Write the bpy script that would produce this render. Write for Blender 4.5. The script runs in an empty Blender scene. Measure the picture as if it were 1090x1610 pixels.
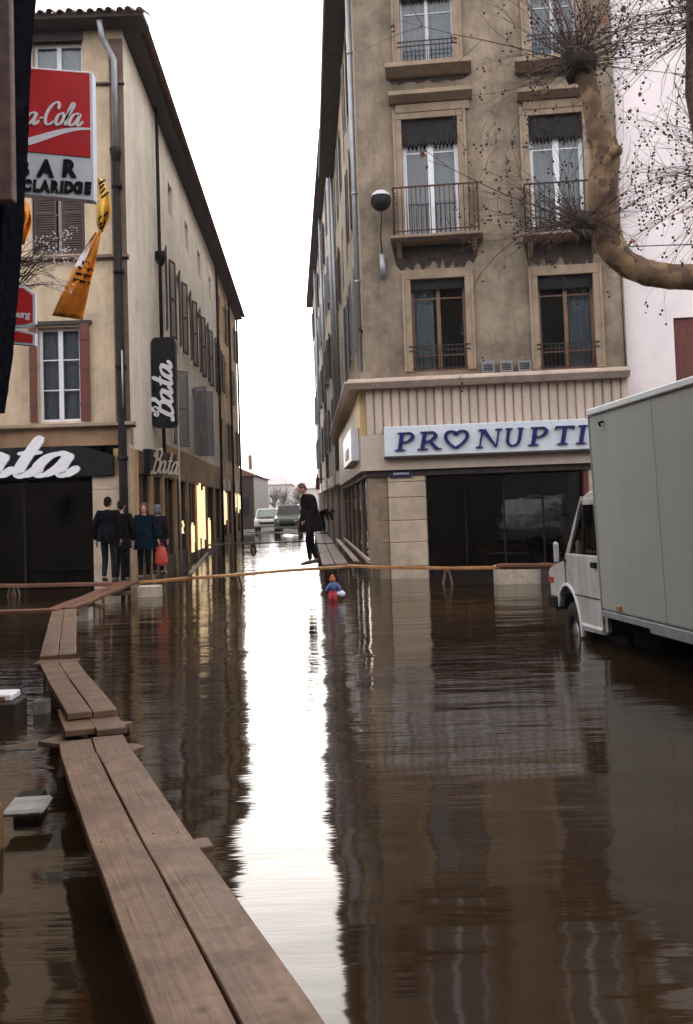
import bpy, bmesh, math, random
from mathutils import Matrix, Vector, noise
R = math.radians
rnd = random.Random(7)
scene = bpy.context.scene
COL = scene.collection

# ------------------------------------------------------------------ camera, sky, sun, exposure
FPX, CX, PY = 1565.0, 545.0, 713.0
cam_d = bpy.data.cameras.new('camera'); cam = bpy.data.objects.new('camera', cam_d); COL.objects.link(cam)
cam_d.sensor_width = 36; cam_d.lens = 35.0; cam_d.clip_start = .05; cam_d.clip_end = 6000
cam_d.shift_y = -(805-PY)/1610
CAM = Vector((0, 0, 1.7))
CROT = Matrix.Rotation(R(93), 3, 'X') @ Matrix.Rotation(-0.033, 3, 'Z')
cam.matrix_world = Matrix.Translation(CAM) @ CROT.to_4x4()
scene.camera = cam

SUN_EL, SUN_AZ = 13.0, -3.0          # azimuth from +Y, negative = to the left, over the far end of the street
world = bpy.data.worlds.new('World'); scene.world = world; world.use_nodes = True
wn, wl = world.node_tree.nodes, world.node_tree.links
wn.clear()
sky = wn.new('ShaderNodeTexSky'); sky.sky_type = 'NISHITA'; sky.sun_disc = False
sky.sun_elevation = R(SUN_EL); sky.sun_rotation = R(SUN_AZ); sky.dust_density = 1.0; sky.air_density = 1.2; sky.ozone_density = 1.0
hs = wn.new('ShaderNodeHueSaturation'); hs.inputs['Saturation'].default_value = .25; hs.inputs['Value'].default_value = .40
bg = wn.new('ShaderNodeBackground'); bg.inputs['Strength'].default_value = .15
wo = wn.new('ShaderNodeOutputWorld')
cloud = wn.new('ShaderNodeMix'); cloud.data_type = 'RGBA'; cloud.blend_type = 'ADD'; cloud.inputs['Factor'].default_value = 1.0
cloud.inputs['B'].default_value = (9.9, 9.5, 9.5, 1)            # even light of the overcast, all round
wl.new(sky.outputs[0], hs.inputs['Color']); wl.new(hs.outputs[0], cloud.inputs['A']); wl.new(cloud.outputs['Result'], bg.inputs[0]); wl.new(bg.outputs[0], wo.inputs[0])
sun_d = bpy.data.lights.new('sun', 'SUN'); sun_d.energy = 0.9; sun_d.angle = R(40); sun_d.color = (1, .93, .84)
sun = bpy.data.objects.new('sun', sun_d); COL.objects.link(sun)
sdir = Vector((math.sin(R(SUN_AZ))*math.cos(R(SUN_EL)), math.cos(R(SUN_AZ))*math.cos(R(SUN_EL)), math.sin(R(SUN_EL))))
sun.rotation_euler = (-sdir).to_track_quat('-Z', 'Y').to_euler(); sun.location = (0, 0, 40)
scene.view_settings.view_transform = 'Standard'; scene.view_settings.look = 'None'
scene.view_settings.gamma = 1; scene.view_settings.use_curve_mapping = False
scene.view_settings.exposure = 0.55
try:
    scene.cycles.max_bounces = 8; scene.cycles.transparent_max_bounces = 12; scene.cycles.caustics_reflective = False
except Exception: pass

# ------------------------------------------------------------------ setting-out: measured points onto real planes
def ray(px, py):
    return (CROT @ Vector(((px-CX)/FPX, -(py-PY)/FPX, -1))).normalized()
def at(px, py, z=0.0):
    d = ray(px, py); return CAM + d*((z-CAM.z)/d.z)
def atd(px, py, D):
    d = ray(px, py); return CAM + d*(D/d.y)
class Frame:
    """a vertical plane: x along it, y into the building, z up"""
    def __init__(s, o, deg):
        s.o = Vector((o[0], o[1], 0)); s.a = R(deg)
        s.x = Vector((math.cos(s.a), math.sin(s.a), 0)); s.n = Vector((-math.sin(s.a), math.cos(s.a), 0))
        s.M = Matrix.Translation(s.o) @ Matrix.Rotation(s.a, 4, 'Z')
    def uv(s, px, py, off=0.0):
        d = ray(px, py); o = s.o + s.n*off
        p = CAM + d*((o-CAM).dot(s.n)/d.dot(s.n)); return (p-s.o).dot(s.x), p.z

# ------------------------------------------------------------------ mesh helpers
def linkobj(name, me, parent=None, M=None):
    o = bpy.data.objects.new(name, me); COL.objects.link(o)
    if parent is not None: o.parent = parent
    if M is not None: o.matrix_local = M
    return o
def tag(o, label=None, cat=None, group=None, kind=None):
    if label: o['label'] = label
    if cat: o['category'] = cat
    if group: o['group'] = group
    if kind: o['kind'] = kind
    return o
def thing(name, label, cat, loc=(0,0,0), rz=0, group=None):
    o = linkobj(name, None); o.location = loc; o.rotation_euler = (0, 0, rz)
    return tag(o, label, cat, group)
def copy_tree(o, parent=None):
    c = o.copy(); COL.objects.link(c)
    if parent is not None: c.parent = parent
    for ch in list(o.children): copy_tree(ch, c)
    return c
BOXF = [(0,3,2,1),(4,5,6,7),(0,1,5,4),(1,2,6,5),(2,3,7,6),(3,0,4,7)]
class MB:
    def __init__(s): s.v = []; s.f = []; s.sm = []
    def add(s, vs, fs, smooth=False):
        n = len(s.v); s.v += [tuple(v) for v in vs]
        for f in fs: s.f.append([i+n for i in f]); s.sm.append(smooth)
        return s
    def box(s, x0, x1, y0, y1, z0, z1, M=None):
        vs = [Vector(p) for p in ((x0,y0,z0),(x1,y0,z0),(x1,y1,z0),(x0,y1,z0),(x0,y0,z1),(x1,y0,z1),(x1,y1,z1),(x0,y1,z1))]
        if M: vs = [M @ v for v in vs]
        return s.add(vs, BOXF)
    def prism(s, poly, d0, d1, axis='y', M=None):
        """poly of 2-D points (x,z) for axis y, (y,z) for axis x, (x,y) for axis z"""
        def P(a, b, d):
            v = Vector((a, d, b)) if axis == 'y' else Vector((d, a, b)) if axis == 'x' else Vector((a, b, d))
            return M @ v if M else v
        n = len(poly)
        vs = [P(a, b, d0) for a, b in poly] + [P(a, b, d1) for a, b in poly]
        fs = [list(range(n)), list(range(2*n-1, n-1, -1))] + [(i, i+n, (i+1) % n+n, (i+1) % n) for i in range(n)]
        return s.add(vs, fs)
    def tube(s, pts, rad, n=8, cap=True, smooth=True, closed=False):
        pts = [Vector(p) for p in pts]; k = len(pts)
        if not hasattr(rad, '__len__'): rad = [rad]*k
        vs = []; up = Vector((0, 0, 1)); prev = None
        for i, p in enumerate(pts):
            t = (pts[min(i+1, k-1)]-pts[max(i-1, 0)]).normalized()
            if prev is None:
                a = up if abs(t.z) < .9 else Vector((1, 0, 0)); u = t.cross(a).normalized()
            else:
                u = (prev - t*prev.dot(t))
                u = u.normalized() if u.length > 1e-6 else t.orthogonal().normalized()
            prev = u; w = t.cross(u)
            for j in range(n):
                q = 2*math.pi*j/n; vs.append(p+(u*math.cos(q)+w*math.sin(q))*rad[i])
        fs = [(i*n+j, i*n+(j+1) % n, (i+1)*n+(j+1) % n, (i+1)*n+j) for i in range(k-1) for j in range(n)]
        if cap: fs += [list(range(n))[::-1], list(range((k-1)*n, k*n))]
        return s.add(vs, fs, smooth)
    def ell(s, c, r, nu=12, nv=8, M=None):
        vs = []; c = Vector(c)
        r = r if hasattr(r, '__len__') else (r, r, r)
        for i in range(nv+1):
            th = math.pi*i/nv
            for j in range(nu):
                ph = 2*math.pi*j/nu
                v = c+Vector((r[0]*math.sin(th)*math.cos(ph), r[1]*math.sin(th)*math.sin(ph), r[2]*math.cos(th)))
                vs.append(M @ v if M else v)
        fs = [(i*nu+j, (i+1)*nu+j, (i+1)*nu+(j+1) % nu, i*nu+(j+1) % nu) for i in range(nv) for j in range(nu)]
        return s.add(vs, fs, True)
    def lathe(s, prof, c=(0,0,0), n=16, sx=1, sy=1):
        vs = []; c = Vector(c)
        for r, z in prof:
            for j in range(n):
                q = 2*math.pi*j/n; vs.append(c+Vector((r*sx*math.cos(q), r*sy*math.sin(q), z)))
        k = len(prof)
        fs = [(i*n+j, i*n+(j+1) % n, (i+1)*n+(j+1) % n, (i+1)*n+j) for i in range(k-1) for j in range(n)]
        fs += [list(range(n))[::-1], list(range((k-1)*n, k*n))]
        return s.add(vs, fs, True)
    def ribbon(s, pts, wid, d0, d1, M=None, closed=False):
        """flat stroke in the x,z plane with thickness d0..d1 along y"""
        k = len(pts); L = []; Rr = []
        for i in range(k):
            a = pts[(i-1) % k] if closed or i > 0 else pts[i]; b = pts[(i+1) % k] if closed or i < k-1 else pts[i]
            tx, tz = b[0]-a[0], b[1]-a[1]; l = math.hypot(tx, tz) or 1
            nx, nz = -tz/l, tx/l; w = wid[i]/2
            L.append((pts[i][0]+nx*w, pts[i][1]+nz*w)); Rr.append((pts[i][0]-nx*w, pts[i][1]-nz*w))
        vs = []
        for y in (d0, d1):
            for q in L: vs.append(Vector((q[0], y, q[1])))
            for q in Rr: vs.append(Vector((q[0], y, q[1])))
        if M: vs = [M @ v for v in vs]
        fs = []; m = k if closed else k-1
        for i in range(m):
            j = (i+1) % k
            fs += [(i, j, k+j, k+i), (2*k+i, 3*k+i, 3*k+j, 2*k+j), (i, 2*k+i, 2*k+j, j), (k+i, k+j, 3*k+j, 3*k+i)]
        if not closed: fs += [(0, k, 3*k, 2*k), (k-1, 3*k-1, 4*k-1, 2*k-1)]
        return s.add(vs, fs)
    def mesh(s, name, mat):
        me = bpy.data.meshes.new(name); me.from_pydata(s.v, [], s.f)
        for i, p in enumerate(me.polygons): p.use_smooth = s.sm[i]
        if isinstance(mat, (list, tuple)):
            for m in mat: me.materials.append(m)
        else: me.materials.append(mat)
        bm = bmesh.new(); bm.from_mesh(me); bmesh.ops.recalc_face_normals(bm, faces=bm.faces); bm.to_mesh(me); bm.free()
        return me
    def build(s, name, mat, parent=None, M=None, bevel=0):
        o = linkobj(name, s.mesh(name, mat), parent, M)
        if bevel:
            b = o.modifiers.new('bevel', 'BEVEL'); b.width = bevel; b.segments = 1; b.limit_method = 'ANGLE'
        return o
def spline(P, n=6):
    """Catmull-Rom through tuples of any length"""
    out = []; P = [tuple(p) for p in P]
    Q = [P[0]]+P+[P[-1]]
    for i in range(1, len(Q)-2):
        for j in range(n):
            t = j/n
            out.append(tuple(.5*((2*b)+(-a+c)*t+(2*a-5*b+4*c-d)*t*t+(-a+3*b-3*c+d)*t**3) for a, b, c, d in zip(Q[i-1], Q[i], Q[i+1], Q[i+2])))
    out.append(P[-1]); return out

# ------------------------------------------------------------------ materials
MATS = {}
def mat(name, col, rough=.7, metal=0, var=.15, scale=3, bump=.0, bscale=40, col2=None, stretch=(1,1,1), spec=.5, fac=(.35,.65), rand=0, detail=6, streak=0, streakcol=(.03,.025,.02)):
    m = bpy.data.materials.new(name); m.use_nodes = True; MATS[name] = m
    N, L = m.node_tree.nodes, m.node_tree.links; b = N['Principled BSDF']
    b.inputs['Roughness'].default_value = rough; b.inputs['Metallic'].default_value = metal
    b.inputs['Specular IOR Level'].default_value = spec
    tc = N.new('ShaderNodeTexCoord'); mp = N.new('ShaderNodeMapping'); mp.inputs['Scale'].default_value = stretch
    L.new(tc.outputs['Object'], mp.inputs[0])
    nz = N.new('ShaderNodeTexNoise'); nz.inputs['Scale'].default_value = scale; nz.inputs['Detail'].default_value = detail; nz.inputs['Roughness'].default_value = .65
    L.new(mp.outputs[0], nz.inputs['Vector'])
    cr = N.new('ShaderNodeValToRGB'); cr.color_ramp.elements[0].position = fac[0]; cr.color_ramp.elements[1].position = fac[1]
    c2 = col2 if col2 else tuple(c*(1-var*1.6) for c in col)
    c1 = col if col2 else tuple(min(1, c*(1+var)) for c in col)
    cr.color_ramp.elements[0].color = (*c2, 1); cr.color_ramp.elements[1].color = (*c1, 1)
    L.new(nz.outputs['Fac'], cr.inputs[0]); out = cr.outputs[0]
    if streak:
        mp2 = N.new('ShaderNodeMapping'); mp2.inputs['Scale'].default_value = (2.2, 2.2, .35); L.new(tc.outputs['Object'], mp2.inputs[0])
        n2 = N.new('ShaderNodeTexNoise'); n2.inputs['Scale'].default_value = 1.6; n2.inputs['Detail'].default_value = 8; n2.inputs['Roughness'].default_value = .7
        L.new(mp2.outputs[0], n2.inputs['Vector'])
        mr = N.new('ShaderNodeMapRange'); mr.inputs[1].default_value = .48; mr.inputs[2].default_value = .75; mr.inputs[4].default_value = streak
        L.new(n2.outputs['Fac'], mr.inputs[0])
        mx = N.new('ShaderNodeMix'); mx.data_type = 'RGBA'; mx.inputs['B'].default_value = (*streakcol, 1)
        L.new(mr.outputs[0], mx.inputs['Factor']); L.new(out, mx.inputs['A']); out = mx.outputs['Result']
    if streak:
        n4 = N.new('ShaderNodeTexNoise'); n4.inputs['Scale'].default_value = .45; n4.inputs['Detail'].default_value = 7; n4.inputs['Roughness'].default_value = .75; L.new(tc.outputs['Object'], n4.inputs['Vector'])
        r4 = N.new('ShaderNodeMapRange'); r4.inputs[1].default_value = .42; r4.inputs[2].default_value = .6; r4.inputs[3].default_value = 1-.33*streak; r4.inputs[4].default_value = 1+.16*streak
        L.new(n4.outputs['Fac'], r4.inputs[0]); h4 = N.new('ShaderNodeHueSaturation'); L.new(r4.outputs[0], h4.inputs['Value']); L.new(out, h4.inputs['Color']); out = h4.outputs[0]
    if rand:
        oi = N.new('ShaderNodeObjectInfo'); h = N.new('ShaderNodeHueSaturation'); mr = N.new('ShaderNodeMapRange')
        mr.inputs[3].default_value = 1-rand; mr.inputs[4].default_value = 1+rand
        L.new(oi.outputs['Random'], mr.inputs[0]); L.new(mr.outputs[0], h.inputs['Value']); L.new(out, h.inputs['Color']); out = h.outputs[0]
    L.new(out, b.inputs['Base Color'])
    if bump:
        n3 = N.new('ShaderNodeTexNoise'); n3.inputs['Scale'].default_value = bscale; n3.inputs['Detail'].default_value = 5; L.new(mp.outputs[0], n3.inputs['Vector'])
        bp = N.new('ShaderNodeBump'); bp.inputs['Strength'].default_value = bump; bp.inputs['Distance'].default_value = .02
        L.new(n3.outputs['Fac'], bp.inputs['Height']); L.new(bp.outputs[0], b.inputs['Normal'])
    return m
M = MATS
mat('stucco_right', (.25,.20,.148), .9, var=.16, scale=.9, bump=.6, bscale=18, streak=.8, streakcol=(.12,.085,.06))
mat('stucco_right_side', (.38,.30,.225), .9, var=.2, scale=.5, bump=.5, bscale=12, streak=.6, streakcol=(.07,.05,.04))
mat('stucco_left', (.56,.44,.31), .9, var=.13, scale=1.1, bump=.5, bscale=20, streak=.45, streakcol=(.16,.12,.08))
mat('stucco_left_lit_side', (.80,.73,.62), .9, var=.07, scale=.7, bump=.4, bscale=15, streak=.45, streakcol=(.42,.32,.22))  # paler than the front: brightness from the sky is painted into this side
mat('stucco_far_left', (.62,.43,.24), .9, var=.2, scale=.6, bump=.4, streak=.6, streakcol=(.12,.07,.04))
mat('stucco_grey', (.48,.42,.37), .9, var=.2, scale=.6, bump=.4, streak=.5, streakcol=(.1,.09,.08))
mat('white_wall', (.88,.80,.82), .9, var=.05, scale=.8, bump=.3, streak=.12, streakcol=(.5,.46,.45))
mat('trim_stone', (.32,.24,.17), .85, var=.12, scale=3, bump=.3, streak=.45, streakcol=(.14,.1,.07))
mat('pale_stone', (.47,.38,.29), .85, var=.12, scale=3, bump=.5, bscale=30, rand=.08, streak=.2, streakcol=(.2,.15,.1))
mat('dark_stone', (.23,.17,.12), .85, var=.15, scale=3, bump=.5, bscale=30, rand=.1)
mat('dark_brown', (.035,.02,.016), .6, var=.3, scale=8, bump=.2)
mat('near_black', (.009,.008,.009), .55, spec=.2, var=.3, scale=5)
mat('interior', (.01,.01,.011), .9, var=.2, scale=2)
mat('brown_black', (.045,.03,.022), .9, var=.4, scale=6, bump=.4)
mat('quoin', (.17,.11,.085), .9, var=.15, scale=2, bump=.3, streak=.4)
mat('brown_band', (.33,.2,.115), .8, var=.12, scale=2, bump=.2, streak=.3)
mat('white_frame', (.72,.73,.78), .5, var=.06, scale=10)
mat('grey_frame', (.5,.5,.54), .5, var=.1, scale=10)
mat('wood_frame', (.16,.085,.05), .55, var=.25, scale=12, stretch=(3,3,.4))
mat('red_shutter', (.12,.028,.02), .6, var=.2, scale=10, stretch=(3,3,.5))
mat('brown_shutter', (.055,.032,.028), .65, var=.25, scale=10, stretch=(3,3,.5))
mat('grey_shutter', (.19,.19,.21), .65, var=.15, scale=10, stretch=(3,3,.5))
mat('curtain', (.42,.41,.5), .9, var=.12, scale=6, stretch=(4,4,.4))
mat('street_ochre', (.50,.33,.17), .9, var=.2, scale=1.5, streak=.6, streakcol=(.10,.05,.03))
mat('shop_wood', (.10,.05,.028), .6, var=.3, scale=10, stretch=(3,3,.5))
mat('lace', (.5,.5,.58), .9, var=.1, scale=14)
mat('zinc', (.33,.35,.38), .5, .6, var=.15, scale=8, stretch=(3,3,.4))
mat('brown_pipe', (.014,.009,.009), .6, 0, spec=.15, var=.3, scale=6, stretch=(3,3,.5))
mat('iron', (.03,.022,.02), .6, .3, var=.4, scale=20)
mat('rust_iron', (.09,.035,.02), .8, .1, var=.4, scale=20)
mat('roof_tile', (.15,.06,.038), .85, var=.3, scale=12, rand=.35, bump=.3)
mat('dark_eave', (.04,.024,.018), .8, var=.3, scale=5, bump=.2)
mat('pleat', (.56,.46,.39), .5, .1, var=.06, scale=5, rand=.1, streak=.2, streakcol=(.25,.19,.16))
mat('cornice', (.60,.49,.41), .6, var=.1, scale=5, streak=.3, streakcol=(.25,.18,.13))
mat('sign_white', (.62,.67,.74), .35, var=.04, scale=4)
mat('letter_blue', (.008,.011,.11), .35, var=.15, scale=8)
mat('letter_blue_side', (.05,.035,.06), .5)
mat('letter_white', (.74,.74,.8), .4, var=.04, scale=8)
mat('letter_cream', (.5,.42,.34), .4, var=.1, scale=8)
mat('letter_black', (.008,.008,.010), .5, spec=.15, var=.2, scale=8)
mat('cola_red', (.50,.022,.028), .35, var=.07, scale=4)
mat('sign_red', (.55,.03,.03), .35, var=.08, scale=4)
mat('flag_orange', (.75,.26,.015), .8, var=.18, scale=9)
mat('flag_yellow', (.85,.5,.08), .8, var=.15, scale=9)
mat('plate_blue', (.015,.018,.06), .35)
mat('skin', (.42,.22,.15), .6, var=.1, scale=20)
mat('hair_dark', (.012,.008,.007), .9, spec=.1, var=.3, scale=40)
mat('hair_brown', (.06,.03,.018), .8, var=.3, scale=40)
mat('hair_grey', (.10,.095,.105), .8, var=.2, scale=40)
mat('cloth_black', (.006,.006,.009), 1, spec=0, var=.4, scale=15, bump=.3, bscale=60)
mat('cloth_teal', (.004,.011,.021), 1, spec=0, var=.35, scale=12, bump=.3, bscale=60)
mat('cloth_mauve', (.014,.011,.016), 1, spec=0, var=.3, scale=12)
mat('cloth_brown', (.011,.008,.009), 1, spec=0, var=.4, scale=12, bump=.3, bscale=60)
mat('denim', (.010,.011,.020), .95, spec=.15, var=.3, scale=15)
mat('bag_red', (.45,.085,.03), .5, var=.3, scale=14, col2=(.35,.015,.04))
mat('bag_white', (.7,.7,.72), .5)
mat('shoe', (.015,.01,.01), .4)
mat('van_box', (.35,.365,.35), .45, var=.04, scale=2, bump=.05, bscale=150, streak=.12, streakcol=(.12,.12,.11))
mat('van_white', (.55,.53,.52), .4, var=.08, scale=4, streak=.6, streakcol=(.25,.2,.17))
mat('rail_white', (.75,.78,.8), .4, var=.05)
mat('rubber', (.015,.014,.013), .8, var=.3, scale=10)
mat('hubcap', (.25,.23,.22), .4, .6)
mat('van_dark', (.012,.012,.012), .7, spec=.15)
mat('lamp_red', (.4,.03,.02), .3)
mat('lamp_clear', (.6,.6,.6), .15)
mat('concrete', (.33,.31,.29), .9, var=.15, scale=6, bump=.6, bscale=30)
mat('concrete_pale', (.42,.36,.29), .9, var=.15, scale=6, bump=.6, bscale=30)
mat('styro', (.8,.8,.82), .6)
mat('asphalt', (.05,.047,.045), .9, var=.2, scale=2)
mat('far_wall', (.55,.5,.48), .9, var=.08, scale=.1)
mat('far_roof', (.42,.36,.35), .9, var=.08, scale=.1)
mat('far_tree', (.16,.14,.12), .9, var=.2, scale=1)
mat('car_white', (.75,.76,.78), .3); mat('car_green', (.16,.19,.16), .3); mat('car_blue', (.4,.5,.52), .3)
mat('twig', (.075,.04,.03), .8, var=.3, scale=10)
mat('seed', (.05,.027,.02), .9, var=.4, scale=30)
mat('dry_leaf', (.28,.1,.045), .7, var=.3, scale=8, rand=.2)
mat('blossom', (.75,.7,.68), .8)
mat('warm_lamp', (.8,.6,.2), .5)

def wood(name, c1, c2, wet=0.5):
    m = mat(name, c1, wet, var=.15, scale=4, col2=c2, stretch=(.3, 9, 9), bump=.12, bscale=7, rand=.10, spec=.25, fac=(.3,.7), detail=9)
    N, L = m.node_tree.nodes, m.node_tree.links; b = N['Principled BSDF']
    src = b.inputs['Base Color'].links[0].from_socket
    tc = N.new('ShaderNodeTexCoord'); n = N.new('ShaderNodeTexNoise'); n.inputs['Scale'].default_value = 5.5; n.inputs['Detail'].default_value = 9; n.inputs['Roughness'].default_value = .7
    L.new(tc.outputs['Object'], n.inputs['Vector'])
    mr = N.new('ShaderNodeMapRange'); mr.inputs[1].default_value = .45; mr.inputs[2].default_value = .72; mr.inputs[4].default_value = .62
    mx = N.new('ShaderNodeMix'); mx.data_type = 'RGBA'; mx.inputs['B'].default_value = (.055, .038, .026, 1)
    L.new(n.outputs['Fac'], mr.inputs[0]); L.new(mr.outputs[0], mx.inputs['Factor']); L.new(src, mx.inputs['A']); L.new(mx.outputs['Result'], b.inputs['Base Color'])
    # plank ends, knots
    v = N.new('ShaderNodeTexVoronoi'); v.inputs['Scale'].default_value = 2.4; L.new(tc.outputs['Object'], v.inputs['Vector'])
    mk = N.new('ShaderNodeMapRange'); mk.inputs[1].default_value = .02; mk.inputs[2].default_value = .07; mk.inputs[3].default_value = .75; mk.inputs[4].default_value = 0
    L.new(v.outputs['Distance'], mk.inputs[0]); m2 = N.new('ShaderNodeMix'); m2.data_type = 'RGBA'; m2.inputs['B'].default_value = (.03, .02, .015, 1)
    L.new(mk.outputs[0], m2.inputs['Factor']); L.new(mx.outputs['Result'], m2.inputs['A']); L.new(m2.outputs['Result'], b.inputs['Base Color'])
    mc = N.new('ShaderNodeMapping'); mc.inputs['Scale'].default_value = (.55, 26, 26); L.new(tc.outputs['Object'], mc.inputs[0])
    nc = N.new('ShaderNodeTexNoise'); nc.inputs['Scale'].default_value = 2.2; nc.inputs['Detail'].default_value = 3; L.new(mc.outputs[0], nc.inputs['Vector'])
    rc = N.new('ShaderNodeMapRange'); rc.inputs[1].default_value = .66; rc.inputs[2].default_value = .72; rc.inputs[4].default_value = .75; L.new(nc.outputs['Fac'], rc.inputs[0])
    m3 = N.new('ShaderNodeMix'); m3.data_type = 'RGBA'; m3.inputs['B'].default_value = (.025, .016, .011, 1); L.new(rc.outputs[0], m3.inputs['Factor']); L.new(m2.outputs['Result'], m3.inputs['A'])
    nb_ = N.new('ShaderNodeTexNoise'); nb_.inputs['Scale'].default_value = 1.7; nb_.inputs['Detail'].default_value = 7; nb_.inputs['Roughness'].default_value = .7; L.new(tc.outputs['Object'], nb_.inputs['Vector'])
    rb_ = N.new('ShaderNodeMapRange'); rb_.inputs[1].default_value = .38; rb_.inputs[2].default_value = .62; rb_.inputs[3].default_value = .68; rb_.inputs[4].default_value = 1.25; L.new(nb_.outputs['Fac'], rb_.inputs[0])
    hb_ = N.new('ShaderNodeHueSaturation'); L.new(rb_.outputs[0], hb_.inputs['Value']); L.new(m3.outputs['Result'], hb_.inputs['Color']); L.new(hb_.outputs[0], b.inputs['Base Color'])
    rr = N.new('ShaderNodeMapRange'); rr.inputs[3].default_value = .35; rr.inputs[4].default_value = .75; L.new(n.outputs['Fac'], rr.inputs[0]); L.new(rr.outputs[0], b.inputs['Roughness'])
    return m
wood('plank_wood', (.18,.106,.066), (.11,.066,.042))
wood('plank_dry', (.2,.15,.125), (.13,.095,.08), .9).node_tree.nodes['Principled BSDF'].inputs['Specular IOR Level'].default_value = .02
wood('plank_red', (.2,.085,.05), (.1,.042,.026))
wood('plank_orange', (.42,.21,.075), (.25,.11,.04))

# bark of a plane tree: flaking olive, tan and brown plates
def bark():
    m = bpy.data.materials.new('plane_bark'); m.use_nodes = True; N, L = m.node_tree.nodes, m.node_tree.links; b = N['Principled BSDF']; M['bark'] = m
    b.inputs['Roughness'].default_value = .85; tc = N.new('ShaderNodeTexCoord')
    n = N.new('ShaderNodeTexNoise'); n.inputs['Scale'].default_value = 4; n.inputs['Detail'].default_value = 4
    L.new(tc.outputs['Object'], n.inputs['Vector'])
    mixv = N.new('ShaderNodeMix'); mixv.data_type = 'VECTOR'; mixv.inputs[0].default_value = .25
    L.new(tc.outputs['Object'], mixv.inputs['A']); L.new(n.outputs['Color'], mixv.inputs['B'])
    v = N.new('ShaderNodeTexVoronoi'); v.inputs['Scale'].default_value = 7; L.new(mixv.outputs['Result'], v.inputs['Vector'])
    cr = N.new('ShaderNodeValToRGB'); e = cr.color_ramp.elements; cr.color_ramp.interpolation = 'CONSTANT'
    e[0].color = (.19,.115,.06,1); e[1].position = .3; e[1].color = (.10,.058,.034,1)
    for p, c in ((.5, (.25,.16,.085,1)), (.7, (.14,.085,.048,1)), (.85, (.30,.20,.10,1))):
        k = e.new(p); k.color = c
    L.new(v.outputs['Color'], cr.inputs[0]); mx = N.new('ShaderNodeMix'); mx.data_type = 'RGBA'; mx.inputs['B'].default_value = (.08,.045,.03,1)
    mr = N.new('ShaderNodeMapRange'); mr.inputs[1].default_value = .45; mr.inputs[2].default_value = .7; mr.inputs[4].default_value = .8
    L.new(n.outputs['Fac'], mr.inputs[0]); L.new(mr.outputs[0], mx.inputs['Factor']); L.new(cr.outputs[0], mx.inputs['A']); L.new(mx.outputs['Result'], b.inputs['Base Color'])
    bp = N.new('ShaderNodeBump'); bp.inputs['Strength'].default_value = .5; bp.inputs['Distance'].default_value = .03; L.new(v.outputs['Distance'], bp.inputs['Height']); L.new(bp.outputs[0], b.inputs['Normal'])
bark()
def glass(name, tint=(.8,.85,.85), opaque=0.0):
    m = bpy.data.materials.new(name); m.use_nodes = True; N, L = m.node_tree.nodes, m.node_tree.links; M[name] = m
    N.remove(N['Principled BSDF']); o = N['Material Output']
    t = N.new('ShaderNodeBsdfTransparent'); t.inputs[0].default_value = (*tint, 1)
    g = N.new('ShaderNodeBsdfGlossy'); g.inputs['Roughness'].default_value = .02
    fr = N.new('ShaderNodeFresnel'); fr.inputs[0].default_value = 1.5
    mx = N.new('ShaderNodeMixShader'); L.new(fr.outputs[0], mx.inputs[0]); L.new(t.outputs[0], mx.inputs[1]); L.new(g.outputs[0], mx.inputs[2])
    tc = N.new('ShaderNodeTexCoord'); nz = N.new('ShaderNodeTexNoise'); nz.inputs['Scale'].default_value = 3; L.new(tc.outputs['Object'], nz.inputs['Vector'])
    bp = N.new('ShaderNodeBump'); bp.inputs['Strength'].default_value = .12; bp.inputs['Distance'].default_value = .02; L.new(nz.outputs['Fac'], bp.inputs['Height']); L.new(bp.outputs[0], g.inputs['Normal']); 
    L.new(mx.outputs[0], o.inputs[0])
glass('pane'); glass('shop_pane', (.35,.33,.3))

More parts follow.
